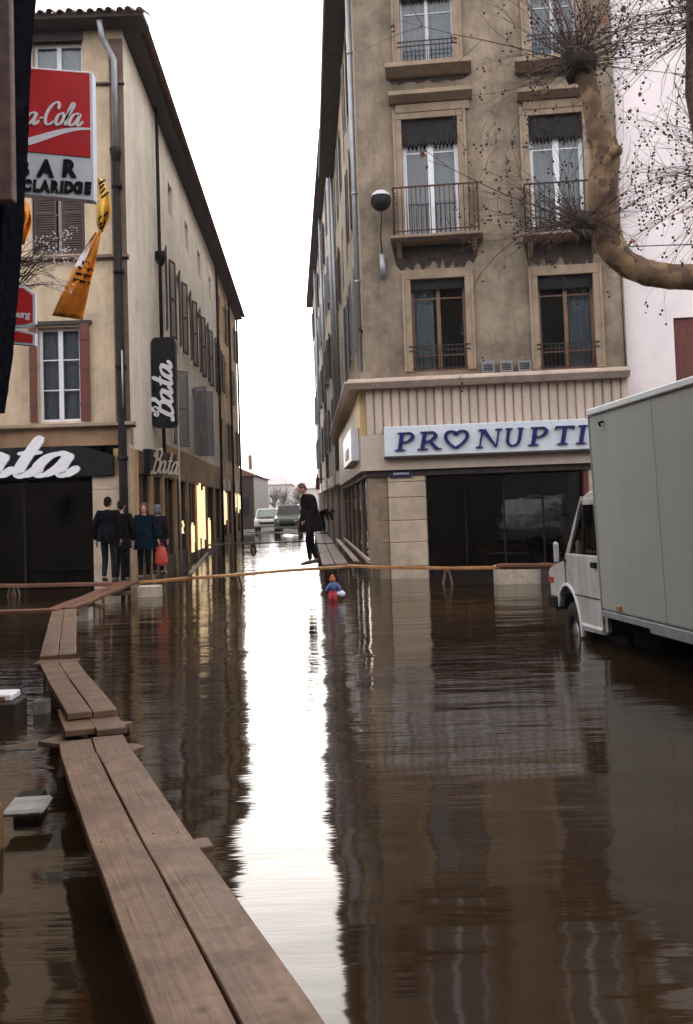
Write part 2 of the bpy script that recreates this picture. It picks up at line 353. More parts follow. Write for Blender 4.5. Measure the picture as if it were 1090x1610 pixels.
def water_mat():
    m = bpy.data.materials.new('flood_water'); m.use_nodes = True; N, L = m.node_tree.nodes, m.node_tree.links; b = N['Principled BSDF']; M['water'] = m
    b.inputs['Roughness'].default_value = .045; b.inputs['IOR'].default_value = 1.333
    geo = N.new('ShaderNodeNewGeometry')
    def nz(sc, vec, det, ro=.5):
        mp = N.new('ShaderNodeMapping'); mp.inputs['Scale'].default_value = vec; mp.inputs['Rotation'].default_value = (0, 0, .12)
        L.new(geo.outputs['Position'], mp.inputs[0]); n = N.new('ShaderNodeTexNoise'); n.inputs['Scale'].default_value = sc
        n.inputs['Detail'].default_value = det; n.inputs['Roughness'].default_value = ro; L.new(mp.outputs[0], n.inputs['Vector']); return n.outputs['Fac']
    def math_(op, a, bb):
        x = N.new('ShaderNodeMath'); x.operation = op
        for i, v in enumerate((a, bb)):
            if hasattr(v, 'links'): L.new(v, x.inputs[i])
            else: x.inputs[i].default_value = v
        return x.outputs[0]
    swell = nz(1.0, (.55, 1.5, 1), 1)
    rip = nz(1.0, (1.25, 5.2, 1), 2, .45)
    fine = nz(1.0, (1.7, 15, 1), 3, .6)
    patch = nz(.33, (1, 1, 1), 2)       # calm and ruffled patches drift over the surface
    pm = N.new('ShaderNodeMapRange'); pm.inputs[1].default_value = .35; pm.inputs[2].default_value = .65; pm.inputs[3].default_value = .25; pm.inputs[4].default_value = 1.0; L.new(patch, pm.inputs[0])
    # the pool is stirred in the middle of the crossing, stiller close to the quay where the boards stand
    sep = N.new('ShaderNodeSeparateXYZ'); L.new(geo.outputs['Position'], sep.inputs[0])
    calm = N.new('ShaderNodeMapRange'); calm.inputs[1].default_value = 4.5; calm.inputs[2].default_value = 12.0; calm.inputs[3].default_value = .34; calm.inputs[4].default_value = 1.0; L.new(sep.outputs['Y'], calm.inputs[0])
    calm2 = N.new('ShaderNodeMapRange'); calm2.inputs[1].default_value = 3.0; calm2.inputs[2].default_value = 9.0; calm2.inputs[3].default_value = .15; calm2.inputs[4].default_value = 1.0; L.new(sep.outputs['Y'], calm2.inputs[0])
    pm2 = N.new('ShaderNodeMapRange'); pm2.inputs[1].default_value = .3; pm2.inputs[2].default_value = .6; pm2.inputs[3].default_value = .55; pm2.inputs[4].default_value = 1.0; L.new(patch, pm2.inputs[0])
    blob = nz(1.0, (2.2, 4.2, 1), 1)
    h = math_('ADD', math_('ADD', math_('MULTIPLY', blob, .0016), math_('MULTIPLY', swell, .016)), math_('ADD', math_('MULTIPLY', math_('MULTIPLY', rip, .0130), math_('MULTIPLY', pm.outputs[0], calm.outputs[0])), math_('MULTIPLY', math_('MULTIPLY', fine, .0036), math_('MULTIPLY', pm2.outputs[0], calm2.outputs[0]))))
    bp = N.new('ShaderNodeBump'); bp.inputs['Strength'].default_value = 1; bp.inputs['Distance'].default_value = 1; L.new(h, bp.inputs['Height']); L.new(bp.outputs[0], b.inputs['Normal'])
    # silt clouds
    silt = nz(.8, (1, 1, 1), 5); cr = N.new('ShaderNodeValToRGB'); cr.color_ramp.elements[0].position = .35; cr.color_ramp.elements[1].position = .7
    cr.color_ramp.elements[0].color = (.017,.0092,.0042,1); cr.color_ramp.elements[1].color = (.030,.0175,.008,1); L.new(silt, cr.inputs[0]); L.new(cr.outputs[0], b.inputs['Base Color'])
water_mat()

# ------------------------------------------------------------------ setting: ground and water
g = MB().add([(-900,-300,-.3),(900,-300,-.3),(900,2500,-.3),(-900,2500,-.3)], [(0,1,2,3)]).build('ground', M['asphalt']); tag(g, kind='structure')
w = MB().add([(-80,-25,0),(80,-25,0),(80,90,0),(-80,90,0)], [(0,1,2,3)]).build('water', M['water']); tag(w, kind='structure')
rd = MB().add([(-60,63,-.05),(60,63,-.05),(60,75,.12),(-60,75,.12),(60,400,.2),(-60,400,.2)], [(0,1,2,3),(3,2,4,5)]).build('road', M['asphalt']); tag(rd, kind='structure')

# ------------------------------------------------------------------ building helpers (all in a facade frame)
def wall_mb(u0, u1, z0, z1, holes, depth=.3):
    mb = MB(); us = sorted({u0, u1, *[h[0] for h in holes], *[h[1] for h in holes]}); zs = sorted({z0, z1, *[h[2] for h in holes], *[h[3] for h in holes]})
    us = [u for u in us if u0 <= u <= u1]; zs = [z for z in zs if z0 <= z <= z1]
    for i in range(len(us)-1):
        for j in range(len(zs)-1):
            cu, cz = (us[i]+us[i+1])/2, (zs[j]+zs[j+1])/2
            if any(h[0] < cu < h[1] and h[2] < cz < h[3] for h in holes): continue
            mb.add([(us[i],0,zs[j]),(us[i+1],0,zs[j]),(us[i+1],0,zs[j+1]),(us[i],0,zs[j+1])], [(0,1,2,3)])
    for a, b, c, d in holes:
        mb.add([(a,0,c),(b,0,c),(b,0,d),(a,0,d),(a,depth,c),(b,depth,c),(b,depth,d),(a,depth,d)], [(0,4,5,1),(1,5,6,2),(2,6,7,3),(3,7,4,0)])
    return mb
def curtain_mb(w, h, amp=.025, waves=7, gap=None):
    mb = MB(); n = waves*6; vs = []
    for i in range(n+1):
        x = -w/2+w*i/n; y = amp*math.sin(i/n*waves*2*math.pi)
        vs += [(x, y, 0), (x, y, h)]
    return mb.add(vs, [(2*i, 2*i+2, 2*i+3, 2*i+1) for i in range(n)], True)
def window(parent, F, u0, u1, z0, z1, frame='white_frame', leaves=2, bars=(.33,.66), curtain='curtain', cfill=1.0, transom=None, depth=.17, name='window', label=None, cside=0, fw=.055, glassm='pane', pelmet=None):
    w, h = u1-u0, z1-z0; Mx = Matrix.Translation(((u0+u1)/2, depth, z0))
    base = F.M if F else Matrix.Identity(4)
    mb = MB(); a = w/2
    mb.box(-a, -a+fw, 0, .06, 0, h); mb.box(a-fw, a, 0, .06, 0, h); mb.box(-a+fw, a-fw, 0, .06, 0, fw); mb.box(-a+fw, a-fw, 0, .06, h-fw, h)
    H = h-fw
    if transom: tz = h*transom; mb.box(-a+fw, a-fw, -.01, .06, tz-fw*.5, tz+fw*.5)
    lw = (w-2*fw)/leaves
    for i in range(1, leaves):
        x = -a+fw+lw*i; mb.box(x-fw*.75, x+fw*.75, -.015, .055, fw, H)
    cells = []
    zs = [fw]+[h*b for b in bars]+[H]
    for i in range(leaves):
        xa = -a+fw+lw*i; xb = xa+lw
        for b in bars: mb.box(xa+.002, xb-.002, .005, .045, h*b-.014, h*b+.014)
        for j in range(len(zs)-1): cells.append((xa, xb, zs[j], zs[j+1]))
    wo_ = mb.build(name, M[frame], parent, rel(parent, base @ Mx))
    if label: wo_['label'] = label
    for xa, xb, za, zb in cells:
        MB().box(xa, xb, .026, .032, za, zb).build('pane', M[glassm], wo_)
    if curtain:
        cw = w*cfill
        c = curtain_mb(cw-.04, h-.06, waves=max(4, int(cw*7))).build('curtain', M[curtain], wo_, Matrix.Translation((cside*(w-cw)/2, .16, .03)))
    return wo_
def rel(parent, Mw):
    """local matrix of a part from its world matrix (top-level parents carry only loc + z rotation)"""
    P = Matrix.Translation(parent.location) @ Matrix.Rotation(parent.rotation_euler.z, 4, 'Z')
    return P.inverted() @ Mw
def part(mb, name, m, parent, F, bevel=0, at_=(0,0,0), label=None, kind=None):
    o = mb.build(name, M[m] if isinstance(m, str) else m, parent, rel(parent, F.M @ Matrix.Translation(at_)), bevel)
    if label: o['label'] = label
    if kind: o['kind'] = kind
    return o
def shutter_mb(w, h, slats=True):
    f = MB(); s = MB(); t = .03; e = .05
    f.box(0, e, 0, t, 0, h); f.box(w-e, w, 0, t, 0, h); f.box(e, w-e, 0, t, 0, .07); f.box(e, w-e, 0, t, h-.07, h); f.box(e, w-e, 0, t, h*.5-.03, h*.5+.03)
    n = int(h/.06)
    for i in range(n):
        z = .08+(h-.16)*i/n
        s.add([(e,.004,z),(w-e,.004,z),(w-e,.026,z+.045),(e,.026,z+.045),(e,.008,z-.004),(w-e,.008,z-.004),(w-e,.03,z+.041),(e,.03,z+.041)], BOXF)
    return f, s
SH = {}
def shutter(parent, Mw, w, h, m, label=None):
    k = (round(w,2), round(h,2), m)
    if k not in SH:
        f, s = shutter_mb(w, h); SH[k] = (f.mesh('shutter', M[m]), s.mesh('slats', M[m]))
    o = linkobj('shutter', SH[k][0], parent, rel(parent, Mw)); s = linkobj('slats', SH[k][1], o); s['kind'] = 'stuff'
    if label: o['label'] = label
    return o
def open_shutters(parent, F, u0, u1, z0, z1, m, ang=8, left=True, right=True):
    w = (u1-u0)/2
    if left: shutter(parent, F.M @ Matrix.Translation((u0-.02, -.05, z0)) @ Matrix.Rotation(R(180+ang), 4, 'Z'), w, z1-z0, m)
    if right: shutter(parent, F.M @ Matrix.Translation((u1+.02, -.05, z0)) @ Matrix.Rotation(R(-ang), 4, 'Z'), w, z1-z0, m)

# ------------------------------------------------------------------ RIGHT BUILDING
P0 = at(585, 911, 0)
RF = Frame(P0, -6.5)                       # front facade
RS = Frame(P0, -87.73)                     # street side; u runs towards the camera, so into the street is negative
rb = thing('corner_building', 'tall ochre stucco corner building with iron balconies above the bridal shop', 'building', (P0.x, P0.y, 0))
uR = RF.uv(983, 500)[0]
def rect(F, xa, xb, ya, yb):
    """opening measured on the facade: x limits and y limits"""
    u0, _ = F.uv(xa, (ya+yb)/2); u1, _ = F.uv(xb, (ya+yb)/2); _, z1 = F.uv((xa+xb)/2, ya); _, z0 = F.uv((xa+xb)/2, yb)
    return [u0, u1, z0, z1]
W11 = rect(RF, 648, 733, 438, 583); W12 = rect(RF, 848, 935, 432, 580)
W21 = rect(RF, 634, 722, 186, 378); W22 = rect(RF, 834, 919, 180, 374)
W31 = rect(RF, 629, 712, -30, 105); W32 = rect(RF, 832, 905, -40, 95)
shop = rect(RF, 671, 921, 733, 925); shop[2] = -.3
zc = RF.uv(780, 590)[1]                     # underside of shop cornice
ztop = 14.9
part(wall_mb(0, uR, zc, ztop, [W11, W12, W21, W22, W31, W32]), 'wall', 'stucco_right', rb, RF)
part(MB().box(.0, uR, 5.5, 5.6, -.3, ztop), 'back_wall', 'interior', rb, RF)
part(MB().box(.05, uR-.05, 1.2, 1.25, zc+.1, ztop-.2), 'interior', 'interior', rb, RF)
# side wall with grazing windows
side_holes = []
LS = 16.2
for d in (3.0, 6.2, 9.4, 12.6):
    for z0_, z1_ in ((5.7, 7.8), (8.9, 10.9), (12.0, 13.9)):
        side_holes.append((-d-1.0, -d, z0_, z1_))
part(wall_mb(-LS, 0, 2.4, ztop, side_holes), 'wall', 'stucco_right_side', rb, RS)
for i, h in enumerate(side_holes):
    window(rb, RS, h[0], h[1], h[2], h[3], frame='grey_frame', bars=(.5,), curtain=None, depth=.12)
    if rnd.random() < .6: open_shutters(rb, RS, *h, ['brown_shutter','grey_shutter'][i % 3 == 0], ang=rnd.uniform(2, 9), left=rnd.random() < .7, right=rnd.random() < .8)
part(MB().box(-LS, -.3, .5, .55, -.3, ztop-.2), 'interior', 'interior', rb, RS)
# eaves
part(MB().box(-LS, .4, -.6, .3, ztop-.15, ztop+.2), 'eave', 'dark_eave', rb, RS, .03)
part(MB().box(-.5, uR+.3, -.55, .3, ztop-.12, ztop+.22), 'eave', 'dark_eave', rb, RF, .03)
part(MB().prism([(0, ztop+.2), (6, ztop+2), (12, ztop+.2)], -LS, -.1, 'x', Matrix.Identity(4)), 'roof', 'roof_tile', rb, RS)
# stone surrounds, cornices, sills
def surround(r, parent, F, jw=.17, lintel=.22, sidecorn=True, name='window_surround'):
    u0, u1, z0, z1 = r; mb = MB()
    mb.box(u0-jw, u0-.002, -.05, .02, z0, z1+.001); mb.box(u1+.002, u1+jw, -.05, .02, z0, z1+.001); mb.box(u0-jw, u1+jw, -.055, .02, z1+.002, z1+lintel)
    mb.box(u0-jw-.03, u0-jw+.03, -.075, -.052, z0, z1+lintel); mb.box(u1+jw-.03, u1+jw+.03, -.075, -.052, z0, z1+lintel)
    return part(mb, name, 'trim_stone', parent, F, .008)
for r in (W11, W12, W21, W22, W31, W32): surround(r, rb, RF)
def cornice_piece(xa, xb, ya, yb, dep, m='trim_stone', F=RF, parent=rb, name='cornice'):
    u0, u1, z0, z1 = rect(F, xa, xb, ya, yb)
    h = z1-z0
    mb = MB().prism([(-dep, z0+h*.55), (-dep, z1), (.02, z1), (.02, z0), (-dep*.35, z0)], u0, u1, 'x')
    return part(mb, name, m, parent, F, .006)
cornice_piece(612, 742, 148, 162, .34); cornice_piece(812, 935, 143, 157, .34)
for xa, xb, ya, yb in ((622, 738, 163, 176), (822, 930, 158, 171)):
    part(MB().box(*rect(RF, xa, xb, ya, yb)[:2], -.08, .02, *rect(RF, xa, xb, ya, yb)[2:]), 'frieze', 'trim_stone', rb, RF, .01)
cornice_piece(607, 741, 106, 121, .42, name='window_sill'); cornice_piece(808, 925, 98, 113, .42, name='window_sill')
# dark patches with ragged lower edges under the slabs and sills
def dark_patch(xa, xb, ya, yb):
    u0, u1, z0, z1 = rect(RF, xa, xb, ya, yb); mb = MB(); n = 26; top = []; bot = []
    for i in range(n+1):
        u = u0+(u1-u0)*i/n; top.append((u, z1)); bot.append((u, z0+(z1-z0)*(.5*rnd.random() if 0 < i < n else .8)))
    mb.prism(top+bot[::-1], -.006, .004, 'y'); part(mb, 'ragged_patch', 'brown_black', rb, RF)
dark_patch(618, 754, 381, 432); dark_patch(826, 935, 377, 428); dark_patch(612, 738, 121, 131); dark_patch(812, 925, 113, 122)
# windows
wd = window(rb, RF, *W11, frame='wood_frame', bars=(.18, .80), curtain='lace', cfill=.42, cside=-1, fw=.06)
wd = window(rb, RF, *W12, frame='wood_frame', bars=(.2, .80), curtain='curtain', cfill=.45, cside=1, fw=.06)
for r in (W21, W22):
    window(rb, RF, *r, frame='white_frame', bars=(.74,), curtain='curtain', fw=.09)
for r in (W31, W32):
    window(rb, RF, *r, frame='grey_frame', bars=(.66,), curtain='curtain', fw=.05)
# scalloped pelmets hanging at the head of the tall windows
def pelmet(r, frac):
    u0, u1, z0, z1 = r; h = (z1-z0)*frac; n = 14; pts = [(u0+.01, z1-.005), (u1-.01, z1-.005)]
    for i in range(n*3+1):
        t = i/(n*3); pts.append((u1-.01-(u1-u0-.02)*t, z1-h*(.8+.2*abs(math.sin(t*n*math.pi)))))
    part(MB().prism(pts, .06, .08), 'pelmet', 'near_black', rb, RF)
for r, f in ((W21, .22), (W22, .2), (W11, .12), (W12, .15), (W31, .2), (W32, .2)): pelmet(r, f)
# balconies
def balcony(xa, xb, ytop, ybot, slab_t, depth=.55, rusty=True, patch_h=.35):
    u0, u1, z0, z1 = rect(RF, xa, xb, ytop, ybot)
    s = part(MB().prism([(-depth, z0-slab_t*.5), (-depth, z0), (.02, z0), (.02, z0-slab_t), (-depth*.7, z0-slab_t)], u0-.08, u1+.08, 'x'), 'balcony_slab', 'dark_stone', rb, RF, .01)
    m = MB(); d = depth-.05
    m.box(u0, u1, -d-.02, -d+.02, z1-.03, z1); m.box(u0-.02, u0+.02, -d+.02, 0, z1-.03, z1); m.box(u1-.02, u1+.02, -d+.02, 0, z1-.03, z1)
    rl = part(m, 'railing', 'rust_iron' if rusty else 'iron', rb, RF); m = MB()
    m.box(u0, u1, -d-.015, -d+.015, z0+.08, z0+.105); m.box(u0-.015, u0+.015, -d+.015, 0, z0+.08, z0+.105); m.box(u1-.015, u1+.015, -d+.015, 0, z0+.08, z0+.105); m.build('bottom_rail', M['rust_iron' if rusty else 'iron'], rl)
    bar = MB().tube([(0,0,0),(0,0,z1-z0-.03)], .011, 5).mesh('baluster', M['rust_iron' if rusty else 'iron'])
    n = int((u1-u0)/.105)
    for i in range(n+1): linkobj('baluster', bar, rl, Matrix.Translation((u0+(u1-u0)*i/n, -d, z0)))
    for s_ in (u0, u1):
        for j in range(1, 5): linkobj('baluster', bar, rl, Matrix.Translation((s_, -d+d*j/5, z0)))
    # scroll work panels at the corners
    for uc in (u0+.07, u1-.07):
        sc = MB()
        for k in range(6):
            zc_ = z0+.2+k*(z1-z0-.3)/6
            sc.tube([(uc+.045*math.cos(q), -d-.005, zc_+.05+.05*math.sin(q)) for q in [i*math.pi/4 for i in range(9)]], .007, 4)
        sc.build('scrollwork', M['iron'], rl)['kind'] = 'stuff'
    for uc in (u0+.1, u1-.1):
        MB().prism([(-depth*.8, z0-slab_t), (-.0, z0-slab_t), (0, z0-slab_t-.32), (-.08, z0-slab_t-.28), (-depth*.6, z0-slab_t-.08)], uc-.05, uc+.05, 'x').build('bracket', M['dark_stone'], s)
balcony(620, 752, 301, 376, .13)
balcony(824, 938, 296, 372, .13, rusty=False)
# guard rails in front of the lower and the top windows
def guard(r, h, m='iron'):
    u0, u1, z0, z1 = r; mb = MB()
    mb.box(u0-.08, u1+.08, -.07, -.05, z0+h-.012, z0+h+.012)
    g_ = part(mb, 'guard_rail', m, rb, RF); MB().box(u0-.08, u1+.08, -.07, -.05, z0+h*.82-.012, z0+h*.82+.012).build('rail', M[m], g_); MB().box(u0-.02, u1+.02, -.07, -.05, z0+.05, z0+.07).build('rail', M[m], g_); bar = MB().tube([(0,0,.05),(0,0,h)], .008, 4).mesh('baluster', M[m]); n = 13
    for i in range(n): linkobj('baluster', bar, g_, Matrix.Translation((u0+(u1-u0)*(i+.5)/n, -.06, z0)))
guard(W11, .58); guard(W12, .58); guard(W31, .6); guard(W32, .6)
# downpipe on the street side near the corner
pp = MB().tube([(-.28, -.09, zc+.25), (-.28, -.09, ztop)], .065, 10)
for z in (6.9, 9.0, 12.4): pp.tube([(-.28, -.09, z), (-.28, -.09, z+.07)], .078, 10)
part(pp, 'downpipe', 'zinc', rb, RS)
part(MB().box(-.7, -.2, -.1, .0, 5.75, 5.79), 'pipe_bracket', 'iron', rb, RS)
part(MB().tube([(-LS+.3, -.1, zc+.2), (-LS+.3, -.1, ztop)], .07, 8), 'downpipe', 'zinc', rb, RS)
# shop band: cornice, ribbed panels, beam
ca, cb = RF.uv(575, 600, -.55), RF.uv(990, 580, -.55)
zb1 = RF.uv(780, 676, -.12)[1]; zb0 = RF.uv(780, 733, -.12)[1]; zct = RF.uv(780, 583, -.5)[1]; zcb = RF.uv(780, 598, -.5)[1]
sf = thing('bridal_shop', 'bridal shop front with ribbed pinkish band and blue lettered sign on the corner ground floor', 'shop front', (P0.x, P0.y, 0))
def shoppart(mb, name, m, F, bevel=0, label=None): return part(mb, name, m, sf, F, bevel, (0,0,0), label)
zmid = (zct+zcb)/2
# mitred cornice going round the corner: built as a sweep in world space then made local
def corner_sweep(prof, name, m, uend, send):
    """prof (offset outwards, z); swept along the front to uend and down the street to send"""
    n = len(prof); vs = []
    nf = -RF.n; ns = -RS.n; bis = (nf+ns); k = 1/(1+nf.dot(ns))
    for P_, dirv in ((P0+RF.x*uend, nf), (P0, (nf+ns)*k), (P0-RS.x*send, ns)):
        for o_, z_ in prof: q = Vector((P_.x, P_.y, 0))+dirv*o_; vs.append((q.x-P0.x, q.y-P0.y, z_))
    fs = [(i, (i+1) % n, n+(i+1) % n, n+i) for i in range(n)]+[(n+i, n+(i+1) % n, 2*n+(i+1) % n, 2*n+i) for i in range(n)]+[list(range(n)), list(range(2*n, 3*n))]
    return MB().add(vs, fs).build(name, M[m], sf)
SL = 16.0
corner_sweep([(0,zcb-.04),(.38,zcb-.04),(.5,zmid-.02),(.5,zmid+.02),(.42,zmid+.03),(.42,zct-.03),(0.0,zct)], 'cornice', 'cornice', uR-.02, SL)
corner_sweep([(0,zb0),(.16,zb0),(.16,zb1+.0),(0,zb1+.0)], 'beam', 'pleat', uR-.02, SL)
corner_sweep([(0,zb0-.14),(.05,zb0-.14),(.05,zb0-.002),(0,zb0-.002)], 'lintel', 'dark_brown', uR-.02, SL)
npan = 30; pw = uR/npan
pm_ = MB().prism([(.012, 0), (.05, -.035), (pw-.05, -.035), (pw-.012, 0)], zb1+.003, zcb-.045, 'z').mesh('panel', M['pleat'])
for i in range(npan): linkobj('panel', pm_, sf, rel(sf, RF.M @ Matrix.Translation((i*pw, -.13+rnd.uniform(-.004,.004), 0))))
shoppart(MB().box(0, uR-.02, -.128, 0, zb1+.003, zcb-.045), 'panel_backing', 'dark_stone', RF)
mat('fascia_yellow', (.62,.45,.2), .5, var=.1, scale=1)
shoppart(MB().box(-SL, -.15, -.15, 0, zb1+.003, zcb-.045), 'side_fascia', 'fascia_yellow', RS)
# corner pier: courses of stone
zp = zb0-.145; u_p = RF.uv(671, 820)[0]; u_d = RF.uv(612, 820)[0]
zs_ = [-.3, .28, .82, 1.32, 1.85, 2.2, zp]
for i in range(len(zs_)-1):
    ov = rnd.uniform(0, .012)
    shoppart(MB().box(u_d+.004, u_p, -.02-ov, .45, zs_[i]+.004, zs_[i+1]-.004), 'stone', 'pale_stone', RF, .012)
    shoppart(MB().box(.0, u_d-.004, .03, .45, zs_[i]+.004, zs_[i+1]-.004), 'stone', 'dark_stone', RF, .012)
shoppart(MB().box(.02, u_p-.02, .05, .4, -.3, zp), 'pier_core', 'dark_stone', RF)
# shop window: dark glass set back
uS = RF.uv(921, 820)[0]
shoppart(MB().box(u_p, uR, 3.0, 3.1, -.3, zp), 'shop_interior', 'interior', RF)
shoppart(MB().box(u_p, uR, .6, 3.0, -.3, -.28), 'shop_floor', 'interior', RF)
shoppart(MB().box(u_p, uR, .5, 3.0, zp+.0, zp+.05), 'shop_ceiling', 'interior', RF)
shoppart(MB().box(uR-.02, uR, .3, 3, -.3, zp), 'shop_interior', 'interior', RF)
nsp = 4
for i in range(nsp):
    a, b_ = u_p+(uS-u_p)*i/nsp, u_p+(uS-u_p)*(i+1)/nsp
    shoppart(MB().box(a+.02, b_-.02, .50, .51, .25, zp-.03), 'glass_pane', 'shop_pane', RF)
fr = MB()
for i in range(nsp+1): u = u_p+(uS-u_p)*i/nsp; fr.box(u-.02, u+.02, .47, .54, -.3, zp)
fr.box(u_p+.02, uS-.02, .46, .55, -.3, .22); shoppart(fr, 'window_frame', 'near_black', RF)
shoppart(MB().box(uS, uS+.1, -.0, .4, -.3, zp), 'door_post', 'red_shutter', RF)
shoppart(MB().box(uS+.102, uR, -.02, .4, -.3, zp), 'end_pier', 'pale_stone', RF, .01)
# dresses dimly seen behind the glass
for i, u in enumerate((u_p+.9, u_p+2.2, u_p+3.3)):
    shoppart(MB().lathe([(.28,.1),(.24,.5),(.12,1.0),(.09,1.15),(.15,1.35),(.13,1.5),(.05,1.58),(.06,1.7),(.03,1.8)], (u, 1.5+.3*i, 0), 14), 'mannequin', mat('dress_%s' % 'abc'[i], (.03,.03,.035), .8), RF)
# street-side windows of the shop
sidew = [(1.0, 3.6), (3.9, 6.5), (6.8, 9.6), (9.9, 12.8), (13.1, 15.8)]
mb = MB(); e = 0.0
for a, b_ in sidew+[(16, 16)]: mb.box(-a, -e, 0, .35, -.3, zp); e = b_
mb.box(-SL, 0.0, 0.02, .3, -.3, .35); shoppart(mb, 'side_piers', 'dark_stone', RS)
for a, b_ in sidew:
    shoppart(MB().box(-b_, -a, .062, .070, .36, zp), 'glass_pane', 'shop_pane', RS)
    f_ = MB()
    for q in (0, .33, .66, 1): u = -a-(b_-a)*q; f_.box(u-.03, u+.03, .05, .15, .36, zp)
    f_.box(-b_, -a, .06, .14, zp-.5, zp-.44); shoppart(f_, 'window_frame', 'brown_shutter', RS)
lit = bpy.data.materials.new('glint_glow'); lit.use_nodes = True; lb_ = lit.node_tree.nodes['Principled BSDF']; M['lit'] = lit
lb_.inputs['Emission Color'].default_value = (1, .72, .40, 1); lb_.inputs['Emission Strength'].default_value = .85; lb_.inputs['Base Color'].default_value = (.8,.7,.5,1)  # emission imitates sky and sun glints on shop glass; also one lit strip
for a, b_, z0_, z1_ in ((1.5,2.1,1.3,2.0), (4.3,5.6,.9,1.9), (7.3,8.6,.6,2.0), (10.4,11.6,.8,1.7), (13.8,15,1.0,2.0)): shoppart(MB().box(-b_, -a, .09, .13, z0_, z1_), 'glint_glow', 'lit', RS)  # glowing panels added where the grazing glass would mirror bright sky
shoppart(MB().box(-SL, -.2, -.07, .0, .36, .44), 'sill', 'cornice', RS)
shoppart(MB().box(-SL, -.5, .5, .55, -.3, zp), 'shop_interior', 'interior', RS)
# --- lettering helpers
def glyph_strokes(ch):
    S = {
     'B': [[(.15,1.72),(.05,1.45),(.3,1.38),(.62,1.7),(.6,1.2),(.45,.6),(.35,.1),(.1,-.1),(-.15,.1)], [(.25,1.75),(.7,2.05),(1.3,2.0),(1.45,1.6),(1.15,1.2),(.75,1.1)], [(.75,1.1),(1.3,1.08),(1.5,.65),(1.25,.15),(.75,-.08),(.5,.1)]],
     'a': [[(1.0,.82),(.7,1.0),(.3,.85),(.08,.42),(.22,.03),(.55,.02),(.88,.4),(1.05,.95)], [(1.08,1.0),(.98,.45),(1.05,.05),(1.3,.0),(1.62,.35)]],
     't': [[(.62,1.85),(.5,1.1),(.42,.4),(.5,.02),(.8,.0),(1.1,.35)], [(.05,1.02),(.95,1.08)]],
     'C': [[(1.25,1.35),(1.2,1.8),(.85,1.95),(.35,1.6),(.08,.9),(.25,.2),(.7,0),(1.2,.3)]],
     'o': [[(.55,1.0),(.2,.8),(.1,.35),(.35,0),(.75,.15),(.9,.6),(.7,.95),(.5,1.0)], [(.7,.85),(1.1,.75)]],
     'c': [[(.9,.75),(.7,1.0),(.3,.85),(.1,.4),(.3,.02),(.7,.05),(1.05,.35)]],
     'l': [[(0,.3),(.45,1.1),(.62,1.7),(.45,1.9),(.3,1.5),(.22,.6),(.35,.05),(.7,.2)]],
     '-': [[(.1,.55),(.6,.6)]]}
    return S[ch]
ADV = {'B': 1.5, 'a': 1.42, 't': 1.0, 'C': 1.3, 'o': .98, 'c': .98, 'l': .62, '-': .7}
def script_word(word, parent, Mw, size, nib, thick, m, slant=.35, minw=.45, label=None):
    """brush script built letter by letter; Mw = world matrix of the word's plane (x along, z up)"""
    x = 0; k = 0
    for ch in word:
        mb = MB(); st = glyph_strokes(ch)
        for s_ in st:
            P = spline(s_, 7); pts = []; wd_ = []
            for i, (px_, pz_) in enumerate(P):
                a = P[max(i-1, 0)]; b_ = P[min(i+1, len(P)-1)]; an = math.atan2(b_[1]-a[1], b_[0]-a[0])
                en = min(1, .45+min(i, len(P)-1-i)*.25)
                wd_.append(size*nib*(minw+(1-minw)*abs(math.sin(an-.2)))*en); pts.append(((x+px_+slant*pz_)*size, pz_*size))
            mb.ribbon(pts, wd_, -thick-.002*(k % 3), 0); k += 1
        mb.build('letter', M[m], parent, rel(parent, Mw)); x += ADV[ch]
    return x*size
def text_mesh(txt, size, ext=.01, bold=0.0, m='letter_black', align='CENTER'):
    c = bpy.data.curves.new('letters', 'FONT'); c.body = txt; c.size = size; c.extrude = ext; c.offset = bold; c.align_x = align; c.resolution_u = 3
    o = bpy.data.objects.new('tmp', c); COL.objects.link(o)
    me = bpy.data.meshes.new_from_object(o.evaluated_get(bpy.context.evaluated_depsgraph_get())); bpy.data.objects.remove(o); bpy.data.curves.remove(c)
    me.materials.clear(); me.materials.append(M[m]); me.name = 'letters'
    me.transform(Matrix.Rotation(R(90), 4, 'X')); return me
